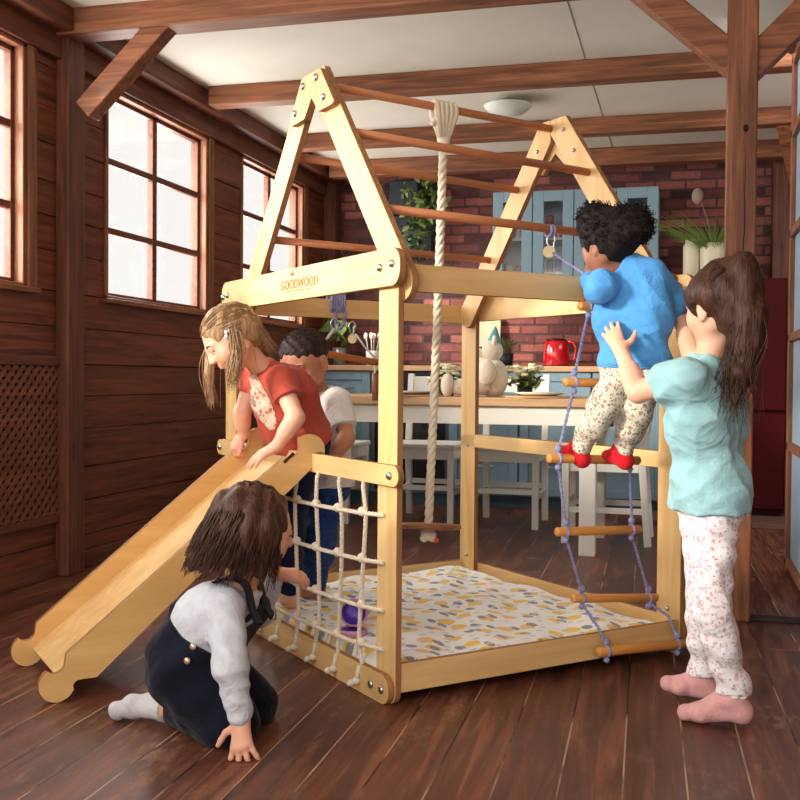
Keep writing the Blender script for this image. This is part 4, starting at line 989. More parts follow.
def hand(F, W, d, n, L, side, curl=(.25, .25, .3, .35), spread=.10, thumb=.6, k=.0035, sc=1.0):
    """W wrist, d direction of the fingers, n back-of-hand normal, side=+1: thumb lies toward d x n"""
    d = unit(d); n = unit(V3(n) - d * (V3(n) @ d)); t = np.cross(d, n) * side; W = V3(W)
    pl = L * .50; r = L * .062 * sc
    kn = [W + d * pl * f + t * L * o - n * L * .01 for f, o in ((.97, .155), (1.02, .052), (.97, -.05), (.88, -.145))]
    for q, o in zip(kn, (.06, .02, -.02, -.06)): F.cap(W + t * L * o, q, r * 1.35, r * 1.15, k=.012)
    for a, b in zip(kn, kn[1:]): F.cap((a + b) / 2, W + d * pl * .45, r * 1.15, r * 1.4, k=.010)
    lens = (.44, .50, .46, .36)
    for i, q in enumerate(kn):
        l = L * lens[i]; dd = unit(d + t * spread * (1.5 - i)); c = 0; p = q
        for j, (f, rr) in enumerate(((.45, 1.0), (.31, .90), (.24, .80))):
            c += curl[i] * (1.0 if j else .8); v = unit(dd * math.cos(c) - n * math.sin(c)); e = p + v * l * f
            F.cap(p, e, r * rr * (1.02 if j == 0 else 1), r * rr * .92, k=k if j == 0 else .002); p = e
    b = W + d * pl * .22 + t * L * .10; v = unit(d * (1 - thumb) + t * thumb * 1.1 - n * .25); m_ = b + v * L * .24; F.cap(b, m_, r * 1.45, r * 1.15, k=.008)
    v2 = unit(v * .75 + d * .45 - n * .1); m2 = m_ + v2 * L * .17; F.cap(m_, m2, r * 1.12, r * 1.0, k=.003); F.cap(m2, m2 + unit(v2 + d * .2) * L * .12, r * 1.0, r * .82, k=.002)
def lerp(a, b, t): return V3(a) * (1 - t) + V3(b) * t
def torso(F, J, g=0.0, k=.03, sc=1.0, top=True):
    hl, hr, sl, sr = [V3(J[q]) for q in ('hipL', 'hipR', 'shL', 'shR')]; hc = (hl + hr) / 2; s_c = (sl + sr) / 2
    up = unit(s_c - hc); lat = unit(sl - sr); fw = np.cross(up, lat) * -1
    mid = lerp(hc, s_c, .5) + V3(J.get('bend', (0, 0, 0)))
    for a, b in ((hl, hr),): F.cap(a + up * .01, b + up * .01, .062 * sc + g, .062 * sc + g, k=k)
    ch = lerp(hc, s_c, .74) + V3(J.get('bend', (0, 0, 0))) * .6
    w = np.linalg.norm(sl - sr) / 2
    F.cap(mid + lat * .035 * sc, mid - lat * .035 * sc, .062 * sc + g, k=k)
    F.cap(lerp(hc, mid, .5) + lat * .035 * sc, lerp(hc, mid, .5) - lat * .035 * sc, .062 * sc + g, k=k)
    F.cap(ch + lat * w * .48, ch - lat * w * .48, .066 * sc + g, k=k)
    F.cap(lerp(mid, ch, .5) + lat * .04 * sc, lerp(mid, ch, .5) - lat * .04 * sc, .064 * sc + g, k=k)
    F.cap(sl - up * .012 - lat * .018, sr - up * .012 + lat * .018, .036 * sc + g, k=k)
    return hc, s_c, up, lat
def limb(F, a, b, c, r, k=.014, g=0.0, bulge=True):
    a, b, c = V3(a), V3(b), V3(c)
    F.cap(a, b, r[0] + g, r[1] + g, k=k); F.cap(b, c, r[1] * 1.02 + g, r[2] + g, k=k * .6)
    if bulge: F.cap(lerp(b, c, .12), lerp(b, c, .5), r[1] * 1.0 + g, r[1] * .95 + g, k=k)
def body(F, J, sc=1.0, hands=True, legs=True, lr=.84):
    torso(F, J, 0, sc=sc)
    for s in 'LR':
        limb(F, J['sh' + s], J['el' + s], J['wr' + s], (.033 * sc, .0255 * sc, .0185 * sc))
        if legs:
            limb(F, J['hip' + s], J['kn' + s], J['an' + s], (.058 * sc * lr, .041 * sc * lr, .026 * sc), k=.012)
            foot(F, J['an' + s], J['toe' + s], J.get('sole' + s, (0, 0, -1)), sc, 0)
    nb = lerp(J['shL'], J['shR'], .5)
    F.cap(nb, J['headbase'], .036 * sc, .032 * sc, k=.025)
def foot(F, an, toe, sole, sc=1.0, g=0.0, k=.012):
    an, toe, so = V3(an), V3(toe), unit(sole); d = unit(toe - an); d = unit(d - so * (d @ so)); L = np.linalg.norm(toe - an)
    heel = an + so * .030 * sc - d * .018 * sc; base = an + so * .038 * sc
    F.cap(an, heel, .027 * sc + g, .023 * sc + g, k=k); tip = toe - d * .012
    F.cap(heel, tip, .022 * sc + g, .0155 * sc + g, k=k); side = np.cross(d, so)
    F.cap(an + d * .01, lerp(heel, tip, .75) - so * .004, .024 * sc + g, .015 * sc + g, k=k)
    b = lerp(heel, tip, .72); F.cap(b + side * .012 * sc, b - side * .012 * sc, .017 * sc + g, k=k)
    F.cap(tip + side * .010 * sc, tip - side * .008 * sc, .0125 * sc + g, k=.006)
def bounds(pts, pad): a = np.array([V3(p) for p in pts]); return a.min(0) - pad, a.max(0) + pad
def skin_mat(name, c, c2):
    m, nt, b = newmat(name); L = nt.links.new; tc = N(nt, 'ShaderNodeTexCoord'); no = N(nt, 'ShaderNodeTexNoise'); no.inputs['Scale'].default_value = 14; no.inputs['Detail'].default_value = 4
    L(tc.outputs['Object'], no.inputs[0]); r = ramp(nt, [(.35, lin(c)), (.7, lin(c2))]); L(no.outputs['Fac'], r.inputs[0]); L(r.outputs[0], b.inputs['Base Color'])
    b.inputs['Roughness'].default_value = .5; b.inputs['Subsurface Weight'].default_value = .12; b.inputs['Subsurface Radius'].default_value = (.012, .005, .003); b.inputs['Subsurface Scale'].default_value = .6
    b.inputs['Specular IOR Level'].default_value = .35; return m
def cloth(name, c, bump=.25, bs=350, rough=.85, var=.06, sheen=.08):
    m = plain(name, c, rough, bump=bump, bscale=bs, spec=.15, var=var, sheen=sheen); nt = m.node_tree; L = nt.links.new; b = nt.nodes['Principled BSDF']
    wrinkle(nt, b); return m
def wrinkle(nt, b):
    """soft drape creases on top of the weave"""
    L = nt.links.new; tc = N(nt, 'ShaderNodeTexCoord'); mp = N(nt, 'ShaderNodeMapping'); mp.inputs['Rotation'].default_value = (.5, .7, .3); mp.inputs['Scale'].default_value = (7, 15, 7); L(tc.outputs['Object'], mp.inputs[0])
    no = N(nt, 'ShaderNodeTexNoise'); no.inputs['Scale'].default_value = 1.0; no.inputs['Detail'].default_value = 3; no.inputs['Distortion'].default_value = 1.4; L(mp.outputs[0], no.inputs[0])
    r = ramp(nt, [(.30, (0, 0, 0)), (.46, (.8, .8, .8)), (.52, (1, 1, 1)), (.72, (.25, .25, .25))]); L(no.outputs['Fac'], r.inputs[0])
    bp = N(nt, 'ShaderNodeBump'); bp.inputs['Strength'].default_value = .30; bp.inputs['Distance'].default_value = .010; L(r.outputs[0], bp.inputs['Height'])
    old = [l for l in nt.links if l.to_socket == b.inputs['Normal']]
    if old: L(old[0].from_socket, bp.inputs['Normal'])
    L(bp.outputs[0], b.inputs['Normal'])
def print_cloth(name, base, spots, scale=60, fine=True):
    """cotton printed with small scattered flowers"""
    m, nt, b = newmat(name); L = nt.links.new; tc = N(nt, 'ShaderNodeTexCoord'); col = None
    for i, (c, sc, thr) in enumerate(spots):
        mp = N(nt, 'ShaderNodeMapping'); mp.inputs['Location'].default_value = (i * 1.7, i * 2.9, i * .6); L(tc.outputs['Object'], mp.inputs[0])
        nd = N(nt, 'ShaderNodeTexNoise'); nd.inputs['Scale'].default_value = 90; L(mp.outputs[0], nd.inputs[0])
        ad = N(nt, 'ShaderNodeVectorMath'); ad.operation = 'MULTIPLY_ADD'; ad.inputs[1].default_value = (.012, .012, .012); L(nd.outputs['Color'], ad.inputs[0]); L(mp.outputs[0], ad.inputs[2])
        vo = N(nt, 'ShaderNodeTexVoronoi'); vo.inputs['Scale'].default_value = sc; L(ad.outputs[0], vo.inputs['Vector'])
        r = ramp(nt, [(thr, (1, 1, 1)), (thr + .05, (0, 0, 0))]); L(vo.outputs['Distance'], r.inputs[0])
        mx = N(nt, 'ShaderNodeMixRGB'); L(r.outputs[0], mx.inputs[0]); mx.inputs[2].default_value = lin(c)
        if col is None: mx.inputs[1].default_value = lin(base)
        else: L(col, mx.inputs[1])
        col = mx.outputs[0]
    L(col, b.inputs['Base Color']); b.inputs['Roughness'].default_value = .85; b.inputs['Sheen Weight'].default_value = .05; wrinkle(nt, b)
    return m
def hair_mat(name, c1, c2, rough=.5):
    m, nt, b = newmat(name); L = nt.links.new; tc = N(nt, 'ShaderNodeTexCoord'); mp = N(nt, 'ShaderNodeMapping'); mp.inputs['Scale'].default_value = (120, 120, 14); L(tc.outputs['Object'], mp.inputs[0])
    no = N(nt, 'ShaderNodeTexNoise'); no.inputs['Scale'].default_value = 1; no.inputs['Detail'].default_value = 5; no.inputs['Distortion'].default_value = 1.5; L(mp.outputs[0], no.inputs[0])
    r = ramp(nt, [(.3, lin(c1)), (.7, lin(c2))]); L(no.outputs['Fac'], r.inputs[0]); L(r.outputs[0], b.inputs['Base Color']); b.inputs['Roughness'].default_value = rough; b.inputs['Specular IOR Level'].default_value = .28
    bp = N(nt, 'ShaderNodeBump'); bp.inputs['Strength'].default_value = .6; bp.inputs['Distance'].default_value = .004; L(no.outputs['Fac'], bp.inputs['Height']); L(bp.outputs[0], b.inputs['Normal']); return m
def strand(mb, pts, r0, r1, seg=4, n=8):
    """smooth curve through the points (Catmull-Rom), tapering"""
    P_ = [V3(p) for p in pts]; P_ = [2 * P_[0] - P_[1]] + P_ + [2 * P_[-1] - P_[-2]]; out = []
    for i in range(1, len(P_) - 2):
        for j in range(n):
            t = j / n; a, b, c, d = P_[i - 1:i + 3]
            out.append(.5 * ((2 * b) + (-a + c) * t + (2 * a - 5 * b + 4 * c - d) * t * t + (-a + 3 * b - 3 * c + d) * t ** 3))
    out.append(P_[-2]); m_ = len(out); rs = [r0 + (r1 - r0) * (i / (m_ - 1)) ** 1.5 for i in range(m_)]
    mb.tube([Vector(p) for p in out], rs, seg)

SKIN_A = skin_mat('fair_skin', (224, 168, 140), (236, 186, 160)); SKIN_B = skin_mat('light_skin', (206, 150, 122), (222, 168, 140)); SKIN_C = skin_mat('brown_skin', (146, 96, 72), (168, 114, 88)); SKIN_D = skin_mat('tan_skin', (178, 122, 94), (196, 140, 110))
rnd = np.random.default_rng(5)
CR, CF, CU = V3((0.9664, 0.2571, 0.0000)), V3((-0.2571, 0.9664, 0.0000)), V3((0, 0, 1))
def cdir(r, f, u): return unit(CR * r + CF * f + CU * u)
HB = .003; HC = .0038

# ================================================================ girl in the pale blue t-shirt
def kid_standing():
    org = (0.076, 2.607, 0.016); org = (org[0], org[1], 0.0)
    J = dict(hipL=(0.076, 2.525, 0.525), hipR=(0.051, 2.621, 0.513), knL=(0.068, 2.491, 0.290), knR=(0.055, 2.633, 0.275), anL=(0.121, 2.516, 0.067), anR=(0.058, 2.675, 0.064), toeL=(0.001, 2.525, 0.020), toeR=(-0.042, 2.679, 0.042),
             shL=(0.009, 2.393, 0.801), shR=(0.089, 2.631, 0.838), elL=(-0.104, 2.476, 0.783), wrL=(-0.153, 2.650, 0.882), elR=(0.023, 2.717, 0.874), wrR=(-0.013, 2.811, 0.976), headbase=(0.071, 2.533, 0.919))
    J['shL'] = (-0.000, 2.411, 0.819)
    t = thing('person', 'standing girl in a pale blue t-shirt and flowered white trousers with a long brown ponytail', 'person', org)
    hc = V3((0.084, 2.526, 0.987)); f = cdir(-.52, .85, -.06); M = frame(f, cdir(-.08, 0, 1)); s = .188
    pts = list(J.values()) + [hc + CU * .1, hc - f * .1]
    F = Field(*bounds(pts, .085), HB); body(F, J); head(F, hc, M, s)
    hand(F, J['wrL'], cdir(-.30, .45, .75), cdir(-.35, -.85, .2), .105, 1, curl=(.30, .28, .28, .3), spread=.16, thumb=.75)
    hand(F, J['wrR'], cdir(-.3, .5, .8), cdir(.5, -.4, .3), .105, 1, curl=(.35, .35, .35, .35))
    V, Q = F.mesh(); bo = mesh_obj('body', V, Q, [SKIN_A], t, org); face_parts(bo, org, hc, M, s)
    # t-shirt
    TS = cloth('pale_blue_jersey', (150, 194, 200)); up = CU
    F = Field(*bounds([J['hipL'], J['hipR'], J['shL'], J['shR'], J['elL'], J['elR'], V3(J['hipL']) - CU * .04], .11), HC)
    hcn, sc_, u_, lat = torso(F, J, .013, k=.035)
    h = lerp(J['hipL'], J['hipR'], .5)
    for a, b in ((J['hipL'], J['hipR']),): 
        F.cap(V3(a) - CU * .02 + CR * .0, V3(b) - CU * .02 - CR * .006, .072, .072, k=.04); F.cap(V3(a) + CU * .05 + CR * .0, V3(b) + CU * .05 - CR * .004, .070, k=.05)
    for sd in 'LR':
        a, b = V3(J['sh' + sd]), V3(J['el' + sd]); e = lerp(a, b, .62 if sd == 'L' else .5); F.cap(a, e, .044, .051, k=.03); d = unit(b - a); F.cutball(lerp(a, b, .56 if sd == 'L' else .45), d, b, .085)
    nb = lerp(J['shL'], J['shR'], .5); F.cap(nb, lerp(nb, J['headbase'], .45), .050, .047, k=.03); F.cutball(lerp(nb, J['headbase'], .42), unit(V3(J['headbase']) - nb), J['headbase'], .078)
    F.cut(V3((0.069, 2.553, 0.498)), -CU + CR * .06)
    F.folds(.0015, [((30, 22, 26), 1.), ((-26, 14, 40), .8), ((10, 10, -60), .5)], 3, crease=True)
    V, Q = F.mesh(); mesh_obj('t_shirt', V, Q, [TS], t, org)
    # trousers
    PT = print_cloth('flowered_white_cotton', (226, 220, 222), [((206, 172, 180), 62, .28), ((182, 180, 200), 90, .26), ((190, 140, 150), 80, .18)])
    F = Field(*bounds([J[q] for q in ('hipL', 'hipR', 'knL', 'knR', 'anL', 'anR')], .11), HC)
    for sd in 'LR': limb(F, J['hip' + sd], J['kn' + sd], V3(J['an' + sd]) + CU * .012, (.060, .040, .029), k=.02, g=.002)
    F.cap(V3(J['hipL']) + CU * .02, V3(J['hipR']) + CU * .02, .068, k=.03)
    for sd in 'LR':
        a = V3(J['an' + sd]); F.cap(a + CU * .02, a + CU * .035, .040, k=.008); F.cutball(a + CU * .012, -CU, a - CU * .02, .07)
    F.folds(.0022, [((20, 0, 95), 1.), ((-30, 20, 80), .8)], 8, warp=.6)
    V, Q = F.mesh(); mesh_obj('trousers', V, Q, [PT], t, org)
    # socks
    SK = cloth('pink_knit', (214, 160, 158), bump=.5, bs=500)
    for sd in 'LR':
        a, b = J['an' + sd], J['toe' + sd]; F = Field(*bounds([a, b, V3(a) + CU * .05], .05), .003); F.cap(a, V3(a) + CU * .035, .030, .030, k=.01); foot(F, a, b, (0, 0, -1), 1.0, .0035)
        F.cut(V3(a) + CU * .032, CU); F.cut((0, 0, .0015), -CU); F.folds(.0006, [((60, 20, 90), 1.)], 2)
        ex = MB(); q = V3(a) + CU * .012 - cdir(0, 1, 0) * .031
        if sd == 'L':
            for x in (-1, 1): ex.ball(q + CR * .009 * x + CR * .004, (.009, .004, .006), 10, 6)
        V, Q = F.mesh(); so = mesh_obj('sock', V, Q, [SK], t, org)
        if sd == 'L': bw = ex; bw.v = [tuple(V3(v) - V3(org)) for v in bw.v]; bw.build('ribbon_bow', plain('cream_ribbon', (232, 224, 210), .6), so)
    # hair: swept to a high ponytail
    HM = hair_mat('brown_hair', (34, 20, 16), (86, 54, 38)); P_ = lambda x, y, z: hc + M @ (V3((x, y, z)) * s)
    F = Field(*bounds([hc, (0.186, 2.492, 0.791)], .13), .0035)
    F.ell(P_(0, -.085, .135), V3((.415, .475, .415)) * s, M, k=0)
    F.cap(P_(-.24, .0, .12), P_(.24, .0, .12), .26 * s, k=.03)
    F.ell(P_(0, -.27, -.18), V3((.33, .24, .30)) * s, M, k=.03)
    F.ell(P_(0, .50, -.06), V3((.30, .36, .36)) * s, M, k=.012, op='sub') 
    for x in (-1, 1): F.cap(P_(x * .46, .10, -.32), P_(x * .46, .04, -.06), .10 * s, .10 * s, k=.008, op='sub'); 
    tie = P_(0, -.37, .46)
    F.cap(tie, P_(0, -.2, .36), .030, .045, k=.03)
    tail = [tie, (0.132, 2.477, 1.031), (0.141, 2.464, 0.961), (0.137, 2.453, 0.893), (0.122, 2.444, 0.825), (0.112, 2.430, 0.764)]
    for a, b, ra, rb in zip(tail, tail[1:], (.024, .034, .037, .034, .028), (.034, .037, .034, .028, .008)): F.cap(a, b, ra, rb, k=.02)
    F.folds(.0013, [((150, 60, 10), 1.), ((-90, 130, 20), .9)], 4, warp=1.2)
    ex = MB()
    for i in range(150):
        o = np.clip(rnd.normal(size=3), -1.6, 1.6) * .014; pts = [V3(p) + o * (.7 + .28 * j) for j, p in enumerate(tail)]
        pts = [p + np.array([.008 * math.sin(j * 2.2 + i), .008 * math.cos(j * 1.9 + i * 2), 0]) * (j > 2) for j, p in enumerate(pts)]
        pts[-1] = pts[-1] + V3((rnd.normal() * .012, rnd.normal() * .012, rnd.uniform(-.03, .03))); strand(ex, pts, .0018, .0005, 3, 5)
    for i in range(120):
        a = rnd.uniform(-1.9, 1.9); e = rnd.uniform(-.3, .8); st = P_(.43 * math.sin(a), -.02 + .42 * math.cos(a), .10 + .3 * e); md = P_(.30 * math.sin(a), -.22 + .2 * math.cos(a), .36 + .2 * e)
        md = hc + unit(md - P_(0, -.08, .13)) * .0 + (md - hc) ; v = (md - P_(0, -.085, .135)); md = P_(0, -.085, .135) + unit(v) * .455 * s; v = st - P_(0, -.085, .135); st = P_(0, -.085, .135) + unit(v) * .445 * s
        if (M.T @ (st - hc))[1] > .36 * s or (M.T @ (st - hc))[2] < -.12 * s: continue
        strand(ex, [st, md, tie], .0016, .0012, 3, 5)
    V, Q = F.mesh(); mesh_obj('hair', V, Q, [HM], t, org, extra=ex)
    m = MB(); d = unit(V3(tail[1]) - tie); c = tie + d * .006 - V3(org); m.tube([Vector(c - d * .006), Vector(c + d * .006)], .028, 18); m.build('hair_tie', plain('hair_band', (90, 60, 60), .8), t)
    return t
kid_standing()

# ================================================================ little girl in the blue sweatshirt on the ladder
def kid_ladder():
    org = (-0.222, 2.880, 0.584); sc = .86
    J = dict(hipL=(-0.160, 2.793, 0.827), hipR=(-0.098, 2.789, 0.833), knL=(-0.209, 2.759, 0.732), knR=(-0.117, 2.784, 0.732), anL=(-0.273, 2.814, 0.623), anR=(-0.160, 2.844, 0.619), toeL=(-0.330, 2.841, 0.617), toeR=(-0.209, 2.883, 0.606), soleL=(-0.1707, 0.0581, -1.0000), soleR=(-0.1223, 0.0709, -1.0000),
             shL=(-0.182, 2.766, 1.091), shR=(-0.087, 2.740, 1.091), elL=(-0.211, 2.676, 1.046), wrL=(-0.259, 2.891, 1.091), elR=(-0.034, 2.806, 1.010), wrR=(-0.036, 2.950, 1.068), headbase=(-0.182, 2.756, 1.132))
    t = thing('person', 'small girl in a bright blue sweatshirt and red socks standing on the rope ladder', 'person', org)
    hc = V3((-0.202, 2.740, 1.159)); f = cdir(-.58, .74, -.40); M = frame(f, cdir(-.25, .2, 1)); s = .140
    F = Field(*bounds(list(J.values()) + [hc + CU * .1], .08), HB); body(F, J, sc=sc); head(F, hc, M, s)
    hand(F, J['wrL'], cdir(.12, .25, .9), cdir(-.7, -.5, .1), .082, 1, curl=(1.0, 1.0, 1.0, 1.0), thumb=.4)
    hand(F, J['wrR'], cdir(.2, .5, .7), cdir(.6, -.4, .3), .082, 1, curl=(.8, .8, .8, .8), thumb=.4)
    V, Q = F.mesh(); bo = mesh_obj('body', V, Q, [SKIN_C], t, org); face_parts(bo, org, hc, M, s)
    BL = cloth('bright_blue_fleece', (84, 156, 222), bump=.4, bs=260)
    F = Field(*bounds([J[q] for q in ('hipL', 'hipR', 'shL', 'shR', 'elL', 'wrL', 'elR', 'wrR')], .09), HC)
    hcn, sc_, u_, lat = torso(F, J, .008, k=.035, sc=sc)
    F.cap(V3(J['hipL']) + CU * .02 , V3(J['hipR']) + CU * .02, .060, k=.03)
    F.cap(lerp(J['shL'], J['hipL'], .45), lerp(J['shR'], J['hipR'], .45), .060, k=.04)
    F.cap(lerp(J['shL'], J['hipL'], .15) - CR * .0, lerp(J['shR'], J['hipR'], .18) + CR * .002, .047, k=.04)
    for sd, e in (('L', .80), ('R', .85)):
        a, b, c = V3(J['sh' + sd]), V3(J['el' + sd]), V3(J['wr' + sd]); F.cap(a, b, .042, .043, k=.010); F.cap(b, lerp(b, c, e), .042, .030, k=.010)
        F.cap(lerp(b, c, e - .05), lerp(b, c, e), .030, k=.006)
    nb = lerp(J['shL'], J['shR'], .5); F.cap(nb, lerp(nb, J['headbase'], .55), .050, .045, k=.03); F.cutball(lerp(nb, J['headbase'], .52), unit(V3(J['headbase']) - nb), J['headbase'], .078)
    hb = lerp(J['hipL'], J['hipR'], .5); F.folds(.0015, [((26, 20, 30), 1.), ((-22, 14, 46), .8), ((50, 30, 14), .5)], 12, crease=True)
    F.cap(V3(J['hipL']) - CU * .002, V3(J['hipR']) - CU * .002, .060, k=.006); F.cut((-0.134, 2.779, 0.846), -CU - CR * .04)
    V, Q = F.mesh(); sw_ = mesh_obj('sweatshirt', V, Q, [BL], t, org)
    F = Field(*bounds([J['hipL'], J['hipR']], .09), .003); F.cap(V3(J['hipL']) + CU * .012, V3(J['hipR']) + CU * .012, .0655, k=.006); F.cut((-0.133, 2.779, 0.841), -CU - CR * .04); F.cut((-0.134, 2.779, 0.878), CU + CR * .04); V, Q = F.mesh(); mesh_obj('hem_band', V, Q, [BL], sw_, org)
    LG = print_cloth('flowered_leggings', (206, 198, 180), [((160, 116, 98), 60, .26), ((120, 130, 120), 84, .26), ((176, 124, 104), 92, .22), ((110, 100, 102), 110, .20)])
    F = Field(*bounds([J[q] for q in ('hipL', 'hipR', 'knL', 'knR', 'anL', 'anR')], .09), HC)
    for sd in 'LR': limb(F, J['hip' + sd], J['kn' + sd], lerp(J['an' + sd], J['kn' + sd], .12), (.050, .039, .029), k=.014)
    F.cap(V3(J['hipL']) + CU * .02, V3(J['hipR']) + CU * .02, .056, k=.03)
    for sd in 'LR': a = V3(J['an' + sd]); d = unit(V3(J['kn' + sd]) - a); F.cutball(a + d * .006, -d, a - d * .02, .05)
    F.folds(.0020, [((30, 10, 90), 1.), ((-30, 20, 100), .8)], 8, warp=.6)
    V, Q = F.mesh(); mesh_obj('leggings', V, Q, [LG], t, org)
    SK = cloth('red_knit', (196, 26, 36), bump=.5, bs=500)
    for sd in 'LR':
        a, b = V3(J['an' + sd]), V3(J['toe' + sd]); so = J['sole' + sd]; F = Field(*bounds([a, b, a + CU * .05], .06), .003); d = unit(V3(J['kn' + sd]) - a); F.cap(a, a + d * .035, .0245, .026, k=.01); foot(F, a, b, so, sc, .0015); F.cut(a + d * .018, d)
        V, Q = F.mesh(); mesh_obj('sock', V, Q, [SK], t, org)
    HM = hair_mat('black_curls', (10, 7, 7), (34, 22, 20), .75); P_ = lambda x, y, z: hc + M @ (V3((x, y, z)) * s)
    F = Field(*bounds([hc, (-0.125, 2.719, 1.219), (-0.244, 2.729, 1.234)], .11), .0035)
    F.ell(P_(0, -.10, .12), V3((.46, .52, .46)) * s, M, k=0); F.ell(P_(0, -.25, -.1), V3((.34, .26, .28)) * s, M, k=.02); F.ell(P_(0, .50, -.06), V3((.30, .36, .36)) * s, M, k=.012, op='sub')
    p1, p2 = V3((-0.230, 2.753, 1.222)), V3((-0.138, 2.726, 1.210)); F.ell(p1, (.050, .050, .044), k=.02); F.ell(p2, (.052, .052, .050), k=.02); F.cap(p1, p2, .040, k=.03)
    F.folds(.0011, [((160, 90, 60), 1.), ((-90, 150, 90), .9), ((60, -80, 170), .9)], 4, warp=2)
    for x in (-1, 1): F.cap(P_(x * .52, .16, -.42), P_(x * .52, .04, -.10), .17 * s, k=.010, op='sub')
    F.ell(P_(0, .52, -.12), V3((.34, .36, .36)) * s, M, k=.012, op='sub')
    ex = MB()
    for c, r, n in ((p1, .046, 520), (p2, .050, 560), (lerp(p1, p2, .5), .048, 120), (P_(0, -.12, .10), .063, 650)):
        for i in range(n):
            d = unit(rnd.normal(size=3)); 
            if (d @ f) > .5 or d[2] < (-.75 if r < .06 else -.25): continue
            q = V3(c) + d * r * rnd.uniform(.8, .98); e1 = unit(np.cross(d, (0.3, .2, 1))); e2 = np.cross(d, e1); l = rnd.uniform(.012, .026); w = rnd.uniform(.003, .006); ph0 = rnd.uniform(0, 6)
            pts = [q + d * l * j / 7 + (e1 * math.cos(ph0 + j * 1.5) + e2 * math.sin(ph0 + j * 1.5)) * w for j in range(8)]
            ex.tube([Vector(p) for p in pts], [.0020, .0020, .0019, .0018, .0016, .0013, .001, .0005], 3)
    V, Q = F.mesh(); mesh_obj('hair', V, Q, [HM], t, org, extra=ex)
kid_ladder()

